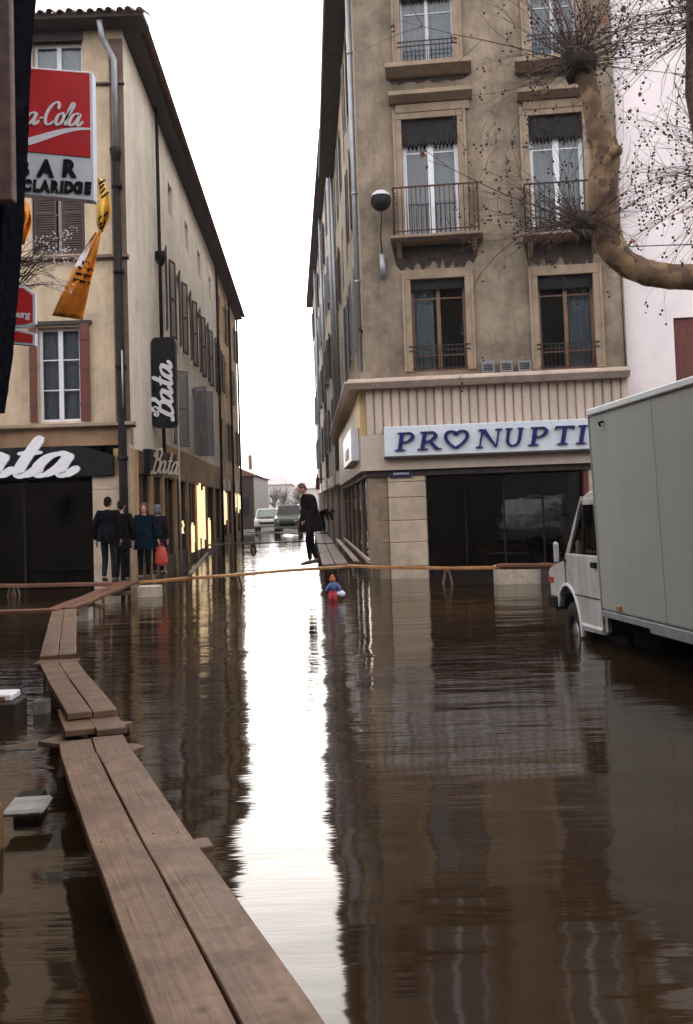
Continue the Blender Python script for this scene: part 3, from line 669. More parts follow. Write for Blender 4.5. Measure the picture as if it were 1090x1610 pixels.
def serif_letter(ch, h, w, m):
    """upright serif capitals; strokes are given in a unit box and sheared a little like the sign"""
    sh = .16; mb = MB(); k = [0]
    def poly(pts):
        k[0] += 1; mb.prism([((x+sh*z)*1*h, z*h) for x, z in pts], -.05-.0015*k[0], 0)
    def stem(x, wd_, z0=0, z1=1): poly([(x,z0),(x+wd_,z0),(x+wd_,z1),(x,z1)])
    def serif(x, wd_, z): poly([(x,z),(x+wd_,z),(x+wd_,z+.06),(x,z+.06)])
    def rib(P, wmax, wmin):
        k[0] += 1; Q = spline(P, 8); pts = []; wd_ = []
        for i, (x, z) in enumerate(Q):
            a = Q[max(i-1,0)]; b_ = Q[min(i+1,len(Q)-1)]; an = math.atan2(b_[1]-a[1], b_[0]-a[0])
            wd_.append(h*(wmin+(wmax-wmin)*abs(math.sin(an)))); pts.append(((x+sh*z)*h, z*h))
        mb.ribbon(pts, wd_, -.05-.0015*k[0], 0)
    if ch in 'PR':
        stem(.12, .19); serif(0, .46, 0); serif(0, .3, .94)
        rib([(.3,.97),(.55,.95),(.72,.74),(.55,.5),(.3,.46)], .19, .06)
    if ch == 'R': poly([(.38,.5),(.56,.5),(.95,.06),(1.02,0),(.78,0)]); serif(.76,.32,0)
    if ch == 'N': stem(.08,.08); stem(.82,.08); poly([(.02,1),(.26,1),(.9,.0),(.8,0)]); serif(-.04,.3,0); serif(.7,.3,.94); serif(-.06,.2,.94)
    if ch == 'U': rib([(.18,1),(.18,.5),(.22,.2),(.45,.03),(.7,.15),(.76,.5),(.76,1)], .16, .07); serif(.02,.34,.94); serif(.6,.3,.94)
    if ch == 'T': stem(.34,.19); serif(.2,.46,0); poly([(.0,.92),(.86,.92),(.86,1),(.0,1)]); poly([(0,.78),(.05,.78),(.1,.93),(0,.93)]); poly([(.76,.93),(.81,.78),(.86,.78),(.86,.93)])
    if ch == 'I': stem(.12,.19); serif(0,.44,0); serif(0,.44,.94)
    if ch == 'A': poly([(.05,0),(.14,0),(.52,1),(.44,1)]); poly([(.40,1),(.56,1),(.95,0),(.72,0)]); serif(-.05,.3,0); serif(.62,.42,0); poly([(.2,.3),(.7,.3),(.7,.36),(.22,.36)])
    if ch == 'O':
        P = [(.5,.02),(.2,.28),(.02,.58),(.06,.86),(.26,.98),(.44,.9),(.52,.76),(.62,.9),(.82,.98),(1.02,.86),(1.06,.58),(.84,.28)]
        Q = spline(P+[P[0]], 6)[:-1]; pts = [((x+.05*z)*h, z*h) for x, z in Q]; wd_ = []
        for i, (x, z) in enumerate(Q):
            a = Q[i-1]; b_ = Q[(i+1) % len(Q)]; an = math.atan2(b_[1]-a[1], b_[0]-a[0]); wd_.append(h*(.05+.13*abs(math.sin(an))))
        mb.ribbon(pts, wd_, -.055, 0, closed=True)
    return mb
sg = thing('bridal_shop_sign', 'long white sign with raised blue serif letters and a heart over the dark shop window', 'sign', (P0.x, P0.y, 0))
sr = rect(RF, 606, 990, 666, 717); sr[2] = RF.uv(780, 713)[1]; sr[3] = RF.uv(780, 666)[1]; sr[1] = uR-.1
part(MB().box(sr[0], sr[1], -.36, -.165, sr[2], sr[3]), 'sign_box', 'sign_white', sg, RF, .015)
part(MB().box(sr[0]-.02, sr[1]+.02, -.35, -.17, sr[2]-.04, sr[2]-.001), 'bottom_trim', 'dark_brown', sg, RF)
hl = (sr[3]-sr[2])*.60; zl = sr[2]+(sr[3]-sr[2])*.19
xs = {'P': 622, 'R': 657, 'O': 700, 'N': 749, 'U': 789, 'P2': 828, 'T': 866, 'I': 902, 'A': 925}
for k_, x_ in xs.items():
    u = RF.uv(x_, 690)[0]; ch = k_[0]; wsc = 1.0
    Mx = RF.M @ Matrix.Translation((u, -.362, zl)) @ Matrix.Scale(1.22 if ch in 'PRNTI' else 1.12, 4, (1,0,0))
    serif_letter(ch, hl, 1, 'letter_blue').build('letter', M['letter_blue'], sg, rel(sg, Mx))
# sign round the corner, on the street side
sg2 = thing('street_side_sign', 'white sign on the bridal shop wall facing the narrow street', 'sign', (P0.x, P0.y, 0))
part(MB().box(-5.6, -.6, -.35, -.16, sr[2]-.02, sr[3]+.1), 'sign_box', 'sign_white', sg2, RS, .01)
tm = text_mesh('PRONUPTIA', .34, .01, .01, 'letter_blue'); linkobj('letters', tm, sg2, rel(sg2, RS.M @ Matrix.Translation((-3.1, -.362, zl))))
# street name plate
pl = thing('street_name_plate', 'small dark blue street name plate at the top of the corner pier', 'plate', (P0.x, P0.y, 0))
pr = rect(RF, 613, 648, 738, 751); part(MB().box(pr[0], pr[1], -.07, -.045, pr[2], pr[3]), 'plate', 'plate_blue', pl, RF)
fb = MB()
for k in range(9): fb.box(pr[0]+.09+k*.04, pr[0]+.115+k*.04, -.074, -.071, pr[2]+.07, pr[2]+.07+.045)
part(fb, 'lettering', 'sign_white', pl, RF, kind='stuff')
# three grey vent boxes on the cornice
for i, (xa, xb) in enumerate(((757, 777), (786, 806), (814, 835))):
    r_ = rect(RF, xa, xb, 569, 583); t = thing('vent_box', ['leftmost of three grey vent boxes standing on the shop cornice', 'middle grey vent box of three standing on the shop cornice', 'rightmost of three grey vent boxes standing on the shop cornice'][i], 'vent box', (P0.x, P0.y, 0), group='vent boxes on the cornice')
    part(MB().box(r_[0], r_[1], -.22, -.02, zct-.001, r_[3]), 'casing', 'grey_shutter', t, RF, .01)
    v = MB()
    for k in range(4): v.box(r_[0]+.04, r_[1]-.04, -.228, -.221, zct+.05+k*.04, zct+.07+k*.04)
    part(v, 'grille', 'near_black', t, RF)
# wall lamp
lm = thing('street_lamp', 'wall mounted globe street lamp with white cap and dark bowl on a thin rod', 'lamp', (P0.x, P0.y, 0))
lu, lz = RF.uv(599, 316, -.45); lu2, lz2 = RF.uv(602, 418, -.08); r_ = .235
part(MB().ell((lu, -.45, lz), r_, 20, 12), 'globe', 'near_black', lm, RF)
part(MB().lathe([(r_*.97, .10),(r_*.93, .115),(r_*.85,.16),(r_*.5,.225),(.02,.245)], (lu, -.45, lz), 20), 'cap', 'grey_frame', lm, RF)
part(MB().tube([(lu2, -.1, lz2+.25), (lu2-.02, -.2, lz-.75), (lu, -.44, lz-.45), (lu, -.45, lz-.2)], .018, 6), 'arm', 'iron', lm, RF)
part(MB().tube([(lu2, -.09, lz2-.28), (lu2, -.09, lz2+.26)], .075, 10), 'ballast_box', 'zinc', lm, RF)

# ------------------------------------------------------------------ far right buildings along the street
S2 = RS.M @ Vector((-LS-.02, -.08, 0))
F2 = Frame((S2.x, S2.y), -87.73+1.0)
b2 = thing('street_building', 'tall grey narrow building further down the street on the right side', 'building', (S2.x, S2.y, 0))
H2 = 16.4; L2 = 34
h2 = [(-d-1.1, -d, z, z+2.0) for d in (2, 5.4, 8.8, 12.2, 15.6, 19, 22.4, 26, 29.6) for z in (4.3, 7.4, 10.5, 13.4)]
part(wall_mb(-L2, 0, 3.1, H2, h2), 'wall', 'stucco_grey', b2, F2); part(MB().box(-L2, 0, .4, .5, -.3, H2-.1), 'interior', 'interior', b2, F2)
part(MB().box(0, .01, 0.01, 10, -.3, H2), 'wall', 'stucco_grey', b2, F2); part(MB().box(-L2-.02, -L2-.01, 0.01, 10, -.3, H2), 'wall', 'stucco_grey', b2, F2); part(MB().box(-L2, .2, -.45, 12, H2, H2+.3), 'roof', 'dark_eave', b2, F2)
for i, h in enumerate(h2):
    part(MB().box(h[0], h[1], .15, .2, h[2], h[3]), 'window', 'near_black', b2, F2)
    if i % 3 != 1: open_shutters(b2, F2, *h, ['grey_shutter','brown_shutter'][i % 2], ang=8)
for d in (-.4, -11, -22): part(MB().tube([(d, -.12, 3.1), (d, -.12, H2)], .08, 8), 'downpipe', 'zinc', b2, F2)
for k_ in range(11):
    a_ = -3.1*k_; part(MB().box(a_-.5, a_, -.02, .3, -.3, 3.09), 'pier', ['stucco_grey','dark_stone'][k_ % 2], b2, F2)
    part(MB().box(a_-3.1, a_-.5, .15, .2, -.3, 2.6), 'shop_door', ['brown_shutter','near_black','wood_frame'][k_ % 3], b2, F2); part(MB().box(a_-3.1, a_-.5, -.06, .25, 2.6, 3.09), 'shop_fascia', ['cornice','brown_band','white_wall'][k_ % 3], b2, F2)
# white building to the right of the corner house
PW = P0 + RF.x*(uR+.02); WF = Frame((PW.x, PW.y+.25), -6.5)
wb = thing('white_building', 'white plastered building right of the corner house with a dark red shutter', 'building', (WF.o.x, WF.o.y, 0))
ww = rect(WF, 1062, 1130, 498, 640)
part(wall_mb(0, 9, -.3, 15.3, [ww]), 'wall', 'white_wall', wb, WF); part(MB().box(0, 9, .5, .6, -.3, 15), 'interior', 'interior', wb, WF)
part(MB().box(-.0, 9, -.4, 8, 15.3, 15.6), 'roof', 'dark_eave', wb, WF)
part(MB().box(ww[0]+.02, (ww[0]+ww[1])/2-.01, .06, .1, ww[2], ww[3]), 'shutter', 'red_shutter', wb, WF, .01); part(MB().box((ww[0]+ww[1])/2+.01, ww[1]-.02, .06, .1, ww[2], ww[3]), 'shutter', 'red_shutter', wb, WF, .01)
cb_ = MB().tube([P0+RF.x*(uR-.25)-RF.n*.1+Vector((0,0,7.3)), P0+RF.x*(uR+2)-RF.n*.2+Vector((0,0,7.22)), P0+RF.x*(uR+7)-RF.n*.2+Vector((0,0,7.4))], .012, 5)
cb_.tube([P0+RF.x*(uR-.05)-RF.n*.03+Vector((0,0,7.3)), P0+RF.x*(uR-.05)-RF.n*.03+Vector((0,0,3.2))], .012, 5)
tag(cb_.build('cable', M['near_black']), 'thin black cable running from the corner house along the white wall', 'cable')
# ------------------------------------------------------------------ LEFT BUILDING
Q0 = atd(209, 850, 22.8); Q0.z = 0
LF = Frame(Q0, 0.0)                        # front facade, u negative to the left
LSd = Frame(Q0, 92.27)                     # street side, u positive into the street
lb = thing('shoe_shop_building', 'cream plastered corner building on the left above the dark shoe shop, with tiled eaves', 'building', (Q0.x, Q0.y, 0))
WA = rect(LF, 60, 127, 514, 663); WB = rect(LF, 50, 133, 268, 400); WC = rect(LF, 52, 130, 66, 178)
ze = LF.uv(100, 48)[1]; zl_ = LF.uv(100, 669)[1]
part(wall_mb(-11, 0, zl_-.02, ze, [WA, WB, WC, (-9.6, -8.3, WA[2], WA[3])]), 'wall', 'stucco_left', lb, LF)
part(MB().box(-11, -.2, .75, .8, -.3, ze-.2), 'interior', 'interior', lb, LF)
part(MB().box(-11, -2, 12, 12.1, -.3, ze), 'back_wall', 'stucco_far_left', lb, LF)
window(lb, LF, *WA, frame='white_frame', bars=(.34, .66), curtain='curtain', fw=.07)
window(lb, LF, -9.6, -8.3, WA[2], WA[3], frame='white_frame', bars=(.34, .66), curtain='curtain', fw=.07)
window(lb, LF, *WB, frame='grey_frame', bars=(.5,), curtain=None, fw=.06, depth=.2)
window(lb, LF, *WC, frame='white_frame', bars=(.6,), curtain='lace', fw=.07)
# half closed louvres of the middle window
wB = (WB[1]-WB[0])/2-.09
shutter(lb, LF.M @ Matrix.Translation((WB[0]+.03, .06, WB[2]+.03)), wB, WB[3]-WB[2]-.06, 'brown_shutter'); shutter(lb, LF.M @ Matrix.Translation((WB[1]-.03-wB, .06, WB[2]+.03)), wB, WB[3]-WB[2]-.06, 'brown_shutter')
# red shutters folded into the reveal of the lower window
for x0, x1 in ((WA[0]-.17, WA[0]-.01), (WA[1]+.01, WA[1]+.23)):
    m_ = MB().box(x0, x1, -.09, -.05, WA[2], WA[3]+.04)
    for z in (.15, .55, .85): m_.box(x0-.005, x1+.005, -.1, -.045, WA[2]+(WA[3]-WA[2])*z, WA[2]+(WA[3]-WA[2])*z+.07)
    part(m_, 'shutter', 'red_shutter', lb, LF)
part(MB().box(WA[0]-.28, WA[1]+.28, -.07, 0.02, WA[3]+.045, WA[3]+.13), 'lintel', 'dark_brown', lb, LF)
part(MB().box(WC[0]-.1, WC[1]+.02, -.06, .12, WC[3]-.0, WC[3]+.42), 'rolled_blind', 'dark_brown', lb, LF)
# string courses, quoin, ledge
def lc(ya, yb, dep, m, x0=-11, x1=.06): 
    z1 = LF.uv(160, ya)[1]; z0 = LF.uv(160, yb)[1]
    return part(MB().prism([(-dep, z0+(z1-z0)*.4), (-dep, z1), (.0, z1), (.0, z0)], x0, x1, 'x'), 'string_course', m, lb, LF, .006)
lc(402, 410, .13, 'quoin'); lc(131, 136, .09, 'quoin', x1=.04); lc(665, 674, .2, 'trim_stone', x1=.14)
part(MB().box(-.32, .012, -.028, .002, zl_+.02, ze-.25), 'corner_strip', 'quoin', lb, LF)
part(MB().box(-11, -.0, -.012, .3, LF.uv(100, 702)[1], zl_-.08), 'band', 'brown_band', lb, LF)
# street side: two adjoining height-matched houses read as one run; the far one is browner
EL = ze-.05
near_h = []
for d, (z0_, z1_) in [(d_, zz) for d_ in (6.0, 9.0, 12, 15, 18, 21.5) for zz in ((6.95, 9.35),)]: near_h.append((d, d+1.05, z0_, z1_))
for d in (7.4, 11.6, 15.6, 20): near_h.append((d, d+1, 10.9, 11.9))
low_h = [(7.0, 8.1, 3.9, 6.1), (12.6, 13.7, 3.7, 6.1), (18, 19, 3.8, 6)]
SPL = 23.5; END = 36.3
part(wall_mb(0, SPL, 3.2, EL, near_h+low_h), 'wall', 'stucco_left_lit_side', lb, LSd)
part(MB().box(5.2, SPL, -.03, .0, 2.70, 3.62), 'painted_band', 'street_ochre', lb, LSd)
for i, h in enumerate(near_h+low_h):
    if h[3] == 11.9: window(lb, LSd, *h, frame='grey_frame', bars=(.5,), curtain=None, depth=.12)
    elif h in low_h:
        window(lb, LSd, *h, frame='grey_frame', bars=(.5,), curtain=None, depth=.12)
    else:
        window(lb, LSd, *h, frame='grey_frame', bars=(.5,), curtain=None, depth=.12); open_shutters(lb, LSd, *h, 'brown_shutter', ang=12)
# one pair of tall grey shutters swung out over the street
for d, an, w_ in ((13.72, -62, .62), (12.58, 180+58, .55), (8.12, -35, .5), (7.0, 180+20, .5)):
    shutter(lb, LSd.M @ Matrix.Translation((d, -.06, 3.7)) @ Matrix.Rotation(R(an), 4, 'Z'), w_, 2.4, 'grey_shutter', 'grey louvred shutter swung open over the street')
part(MB().box(.35, END, .75, .8, 0, EL-.2), 'interior', 'interior', lb, LSd)
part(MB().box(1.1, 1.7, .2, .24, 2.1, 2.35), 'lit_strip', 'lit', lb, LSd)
fb2 = thing('street_house', 'brown stained plaster house at the far left end of the street', 'building', tuple(LSd.M @ Vector((SPL, 0, 0))))
fh = [(SPL+1.2+3*i, SPL+2.1+3*i, z, z+1.9) for i in range(4) for z in (4.2, 7.4, 10.2)]
part(wall_mb(SPL+.01, END, 3.2, EL, fh), 'wall', 'stucco_far_left', fb2, LSd)
for i, h in enumerate(fh):
    window(fb2, LSd, *h, frame='brown_shutter', bars=(.5,), curtain=None, depth=.12); (open_shutters(fb2, LSd, *h, ['brown_shutter', 'red_shutter'][i % 4 == 0], ang=8) if i % 2 else None)
part(MB().box(END, END+.05, .01, 9, -.3, EL), 'end_wall', 'stucco_far_left', fb2, LSd)
# ground-floor shops along the street: piers, dark glass, glowing strips added as glints on the glass
mat('shop_glow', (.9, .62, .25), .5)
def shoprun(parent, u0, u1, piers, m, zt=3.19):
    for a, b_ in piers: part(MB().box(a, b_, -.04, .4, -.3, zt), 'pier', m, parent, LSd, .01)
    pr_ = [(u0, u0)]+piers+[(u1, u1)]
    for i in range(len(pr_)-1):
        a, b_ = pr_[i][1], pr_[i+1][0]
        if b_-a < .2: continue
        part(MB().box(a, b_, .10, .12, .45, zt-.55), 'glass_pane', 'shop_pane', parent, LSd)
        f_ = MB().box(a, b_, .0, .25, -.3, .44); f_.box(a, b_, -.02, .3, zt-.54, zt); 
        for q in (.0, .5, 1): u = a+(b_-a)*q; f_.box(u-.03, u+.03, .04, .2, .445, zt-.545)
        part(f_, 'shop_frame', 'shop_wood', parent, LSd)
shoprun(lb, 0, SPL, [(0, .75), (2.6, 3.0), (4.7, 5.0), (7.2, 7.6), (10.2, 10.6), (13.1, 13.5), (16.2, 16.7), (19.6, 20.1), (22.9, 23.5)], 'street_ochre')
for a, b_, z0_, z1_ in ((8.4, 8.7, 1.0, 1.3), (10.9, 11.5, .3, 1.3), (12.9, 15.2, .3, 2.7), (16.6, 17.1, .2, 1.4)): [part(MB().box(a+(b_-a)*q0, a+(b_-a)*q1, -.10, -.045, z0_+q2, z1_-q3), 'glint_glow', 'lit', lb, LSd) for q0, q1, q2, q3 in ((0,.12,0,.1),(.3,.38,.4,0),(.55,.75,.0,.25),(.92,1,.3,.1))]
for a, b_, z0_, z1_ in ((24.2, 25.6, 1.0, 2.6), (31, 32.2, 1.6, 2.6), (33.4, 35.2, 1.5, 2.6)): [part(MB().box(a+(b_-a)*q0, a+(b_-a)*q1, -.10, -.045, z0_+q2, z1_-q3), 'glint_glow', 'lit', fb2, LSd) for q0, q1, q2, q3 in ((0,.18,0,.0),(.6,.85,.2,.1))]
shoprun(fb2, SPL, END, [(SPL+.01, SPL+.4), (26.6, 27), (29.6, 30.1), (32.7, 33.2), (35.8, END)], 'stucco_far_left')
# roof: slabs, tiles, chimneys
part(MB().box(-11, .62, -.62, .2, ze-.02, ze+.1), 'eave', 'dark_eave', lb, LF, .01)
part(MB().box(-.1, SPL-.01, -.4, .2, EL+.06, EL+.14), 'eave', 'dark_eave', lb, LSd, .01)
part(MB().box(SPL, END+.3, -.4, .2, EL+.06, EL+.14), 'eave', 'dark_eave', fb2, LSd, .01)
part(MB().add([(-11,-.6,ze+.12),(.6,-.6,ze+.12),(-5,5,ze+1.8),(-11,5,ze+1.8)], [(0,1,2,3)]), 'roof_slope', 'roof_tile', lb, LF)
part(MB().add([(0,-.6,EL+.17),(END+.3,-.6,EL+.17),(END+.3,5,EL+1.8),(5,5,EL+1.8)], [(0,1,2,3)]), 'roof_slope', 'roof_tile', lb, LSd)
tl = MB(); nn = 6
vs = []
for y, r1 in ((0, .085), (.48, .105)):
    for rr_ in (r1, r1-.018):
        for i in range(nn+1): q = math.pi*i/nn; vs.append((rr_*math.cos(q), y-.24, rr_*math.sin(q)))
k = nn+1; fs = [(i, i+1, 2*k+i+1, 2*k+i) for i in range(nn)]+[(k+i, 3*k+i, 3*k+i+1, k+i+1) for i in range(nn)]+[(i, k+i, k+i+1, i+1) for i in range(nn)]+[(2*k+i, 2*k+i+1, 3*k+i+1, 3*k+i) for i in range(nn)]
tile = tl.add(vs, fs).mesh('roof_tile', M['roof_tile'])
for i in range(50):
    for j in range(2):
        linkobj('roof_tile', tile, lb, rel(lb, LF.M @ Matrix.Translation((.55-i*.225+rnd.uniform(-.012,.012), -.5+j*.4+rnd.uniform(-.03,.03), ze+.13+j*.13)) @ Matrix.Rotation(R(17), 4, 'X') @ Matrix.Rotation(rnd.uniform(-.05,.05), 4, 'Z')))
tm_ = MB()
for i in range(160):
    Mt = Matrix.Translation((.2+i*.225, -.32+rnd.uniform(-.03,.03), EL+.17)) @ Matrix.Rotation(R(17), 4, 'X') @ Matrix.Rotation(rnd.uniform(-.06,.06), 4, 'Z')
    tm_.add([Mt @ Vector(v) for v in vs], fs)
part(tm_, 'eave_tiles', 'roof_tile', lb, LSd, kind='stuff')
for d, w_, h_ in ((3.0, .5, .8), (16.8, 1.0, 1.3), (24.5, 1.2, 1.2), (31, .8, 1.0)):
    part(MB().box(d, d+w_, .4, 1.0, EL+.3, EL+.6+h_), 'chimney', 'dark_stone', lb if d < SPL else fb2, LSd, .02)
# downpipes
t1 = LF.uv(180, 232, -.12); t0 = LF.uv(171, 62, -.12)
part(MB().tube([(t0[0]-.12, -.5, ze-.02), (t0[0]-.1, -.3, t0[1]-.05), (t0[0]+.12, -.12, t0[1]-.5), (t1[0]+.03, -.12, t1[1])], .075, 10), 'downpipe', 'zinc', lb, LF)
tq = LF.uv(193, 700, -.14)[0]
hp = MB().lathe([(.06,-.25),(.09,-.2),(.13,-.0),(.14,.12),(.12,.12)], (tq-.02, -.14, t1[1]-.15), 12)
hp.tube([(tq-.02, -.14, t1[1]-.35), (tq, -.14, 2.4), (tq, -.14, -.3)], [.085, .1, .11], 12)
for z in (9.2, 7.2, 5.0, 2.9, 1.2): hp.tube([(tq, -.14, z), (tq, -.14, z+.1)], .125, 12)
part(hp, 'downpipe', 'brown_pipe', lb, LF)
part(MB().tube([(tq+.06, -.27, 4.1), (tq+.06, -.27, 5.4)], .022, 6), 'zinc_strip', 'zinc', lb, LF)
ph = MB().tube([(4.5, -.12, 3.3), (4.5, -.12, 8.9), (4.5, -.12, EL)], .05, 8); ph.lathe([(.05,-.3),(.16,-.1),(.17,.1)], (4.5, -.14, 8.8), 10)
part(ph, 'downpipe', 'brown_pipe', lb, LSd)
for d in (22.8, 30, 35.9): part(MB().tube([(d, -.1, 0), (d, -.1, EL)], .06, 8), 'downpipe', 'brown_pipe', lb if d < SPL else fb2, LSd)
# ground floor front: white piers, black shop opening, fascia
zf1 = LF.uv(100, 702)[1]; zf0 = LF.uv(100, 750)[1]; uo = LF.uv(147, 830)[0]
for i, (za, zb_) in enumerate(((-.3, .5), (.505, 1.1), (1.105, 1.7), (1.705, 2.25), (2.255, zf0-.01))):
    part(MB().box(uo, -.005, -.02-rnd.random()*.008, .4, za, zb_), 'stone', 'pale_stone', lb, LF, .008)
part(MB().box(-.24, -.005, -.025, .4, zf0-.005, zl_-.1), 'corner_stone', 'pale_stone', lb, LF, .008)
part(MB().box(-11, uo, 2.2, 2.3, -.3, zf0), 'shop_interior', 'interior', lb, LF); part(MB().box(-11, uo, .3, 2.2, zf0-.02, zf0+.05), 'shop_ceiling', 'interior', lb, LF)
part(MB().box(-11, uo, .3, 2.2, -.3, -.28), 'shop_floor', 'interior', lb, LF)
for i in range(4):
    a = uo-.08-(i+1)*1.55; part(MB().box(a, a+1.5, .30, .31, -.2, zf0-.1), 'glass_pane', 'shop_pane', lb, LF)
    part(MB().box(a-.05, a-.001, .27, .34, -.3, zf0-.03), 'window_frame', 'near_black', lb, LF)
fa = thing('shoe_shop_fascia', 'black fascia with large white script lettering over the shoe shop front', 'sign', (Q0.x, Q0.y, 0))
ur = LF.uv(181, 730)[0]; ul = LF.uv(128, 705)[0]
part(MB().prism([(-10, zf0), (ur, zf0), (ur, LF.uv(180, 716)[1]), (ul, zf1), (-10, zf1)], -.14, -.025, 'y'), 'fascia_board', 'near_black', fa, LF, .005)
sz = .46
uw = LF.uv(121, 745)[0]
wdt = (1.5+1.42+1.0+1.62)*sz*1.28
Mx = LF.M @ Matrix.Translation((uw-wdt-.08, -.15, LF.uv(60, 744)[1])) @ Matrix.Scale(1.28, 4, (1,0,0)) @ Matrix.Rotation(R(1), 4, 'Y')
script_word('Bata', fa, Mx, sz*1.03, .44, .07, 'letter_white', slant=.4)
# vertical box sign on the street side, facing the viewer
vp = atd(238, 600, 26.0)
vs_ = thing('vertical_shoe_shop_sign', 'tall rounded black box sign with white script running upwards, projecting over the narrow street', 'sign', (vp.x, 26, 0))
def vrect(xa, xb, ya, yb, D): a = atd(xa, (ya+yb)/2, D); b_ = atd(xb, (ya+yb)/2, D); return a.x, b_.x, atd((xa+xb)/2, yb, D).z, atd((xa+xb)/2, ya, D).z
VF = Frame((0, 26), 0); x0, x1, z0, z1 = vrect(239, 276, 530, 672, 26)
def rrect(x0, x1, z0, z1, r, n=5):
    P = []
    for cx, cz, a0 in ((x1-r, z1-r, 0), (x0+r, z1-r, 90), (x0+r, z0+r, 180), (x1-r, z0+r, 270)):
        for i in range(n+1): q = R(a0+90*i/n); P.append((cx+r*math.cos(q), cz+r*math.sin(q)))
    return P
part(MB().prism(rrect(x0, x1, z0, z1, .13), 0, .35, 'y'), 'sign_box', 'near_black', vs_, VF, .01)
part(MB().prism(rrect(x0+.02, x1-.02, z0+.02, z1-.02, .11), -.006, -.001, 'y'), 'face', 'near_black', vs_, VF)
s_ = .30
Mx = VF.M @ Matrix.Translation((x1-.1, -.01, z0+.2)) @ Matrix.Rotation(R(-90), 4, 'Y')
script_word('Bata', vs_, Mx, s_*.92, .41, .03, 'letter_white', slant=.3)
part(MB().box(x0-.35, x0+.02, .12, .2, z0+.3, z0+.36), 'bracket', 'iron', vs_, VF); part(MB().box(x0-.35, x0+.02, .12, .2, z1-.4, z1-.34), 'bracket', 'iron', vs_, VF)
x0, x1, z0, z1 = vrect(228, 244, 561, 643, 26.6); bk = thing('rear_box_sign', 'plain black box sign half hidden behind the tall rounded shoe shop sign', 'sign', (x0, 26.6, 0))
part(MB().box(x0-.02, x1+.1, 26.6, 26.9, z0, z1), 'sign_box', 'near_black', bk, Frame((0,0),0), .02); part(MB().box(x0-.3, x0-.02, 26.7, 26.8, z0+.4, z0+.46), 'bracket', 'iron', bk, Frame((0,0),0))
# pale pole beside the tall sign
x0, x1, z0, z1 = vrect(281, 285, 600, 800, 27.5); tb = thing('pale_pole', 'pale vertical pole rising beside the tall black sign in the street', 'pole', (x0, 27.5, 0))
part(MB().tube([(x0, 27.5, -.3), (x0, 27.5, z1)], .03, 8), 'pole', 'cornice', tb, Frame((0,0),0)); part(MB().ell((x0, 27.5, z1), .045, 8, 6), 'cap', 'cornice', tb, Frame((0,0),0))
# small side sign with raised letters, on the street wall seen at a grazing angle
ss = thing('side_shoe_shop_sign', 'small dark sign with cream raised script over the side window of the shoe shop', 'sign', (Q0.x, Q0.y, 0))
ua, ub = LSd.uv(226, 720, -.1)[0], LSd.uv(277, 720, -.5)[0]
x0, x1, z0, z1 = vrect(236, 279, 700, 747, 24.6)
part(MB().box(x0-.25, x0+.02, 24.5, 24.9, z0, z1-.08), 'sign_box', 'near_black', ss, Frame((0,0),0), .01)
part(MB().prism([(x0, z0), (x1-.02, z0+.0), (x1-.02, z0+.5), (x0, z1-.08)], 24.62, 24.72, 'y'), 'sign_panel', 'dark_brown', ss, Frame((0,0),0))
script_word('Bata', ss, Matrix.Translation((x0+.03, 24.6, z0+.08)) @ Matrix.Scale(.42, 4, (1,0,0)) @ Matrix.Rotation(R(4), 4, 'Y'), .29, .3, .03, 'letter_cream', slant=.25)

# ------------------------------------------------------------------ NEAR LEFT: house edge, bar sign, flags
W0 = Frame((0,0), 0)
nh = thing('near_house', 'dark near house wall at the left edge carrying the bar sign', 'building', (-3.6, 5, 0))
mat('near_house_wall', (.06,.042,.034), .9, streak=.3)
part(MB().box(-8, -3.45, -3, 8.6, -.3, 9.5), 'wall', 'near_house_wall', nh, W0)
part(MB().box(-8.2, -3.2, -3.2, 8.8, 9.5, 9.7), 'roof', 'dark_eave', nh, W0)
D = 8.0
bl = thing('folded_awning', 'dark frayed folded awning with a brown case, hanging at the upper left edge', 'awning', (-2.8, 8, 2.4))
edge = [(59,-160),(57,0),(52,60),(49,110),(46,200),(42,260),(38,350),(34,400),(28,470),(24,520),(20,570),(13,615),(8,650)]
pts = []
for i in range(len(edge)-1):
    for j in range(4):
        t = j/4; x = edge[i][0]*(1-t)+edge[i+1][0]*t+rnd.uniform(-.8,.8); y = edge[i][1]*(1-t)+edge[i+1][1]*t; p = atd(x, y, D); pts.append((p.x, p.z))
p = atd(8, 650, D); pts.append((p.x, p.z)); pts += [(-3.44, p.z), (-3.44, pts[0][1])]
part(MB().prism(pts, D-.45, D, 'y'), 'folded_canvas', 'cloth_black', bl, W0)
a = atd(19, 0, D-.5); b_ = atd(19, 318, D-.5)
mat('awning_brown', (.11,.065,.055), .7, var=.3, scale=6, bump=.2)
part(MB().box(-3.44, a.x, D-.55, D-.453, b_.z, 7.2), 'case', 'awning_brown', bl, W0, .01)

part(MB().box(-8, -3.98, 8.605, 11.2, -.3, 9.5), 'wall', 'near_house_wall', nh, W0)
# bar sign
D = 11.0
cs = thing('bar_sign', 'red and white projecting bar sign with white script and black lettering', 'sign', (-4.2, 11, 3.5))
tl_, tr, br_, bl_ = atd(-20, 100, D), atd(146, 113, D), atd(149, 316, D), atd(-20, 300, D)
def quad(t0_, t1_, y0, y1, ins=0.0):
    """slice of the sign between vertical fractions t0 (top) and t1"""
    L_ = lambda t: tl_.lerp(bl_, t); R_ = lambda t: tr.lerp(br_, t)
    a, b_, c, d = L_(t0_), R_(t0_), R_(t1_), L_(t1_)
    return [(a.x, a.z), (b_.x-ins, b_.z), (c.x-ins, c.z), (d.x, d.z)]
part(MB().prism(quad(0, 1, 0, 0), D, D+.14, 'y'), 'sign_box', 'sign_white', cs, W0, .008)
part(MB().prism(quad(.015, .665, 0, 0, .035), D-.012, D-.003, 'y'), 'red_panel', 'cola_red', cs, W0)
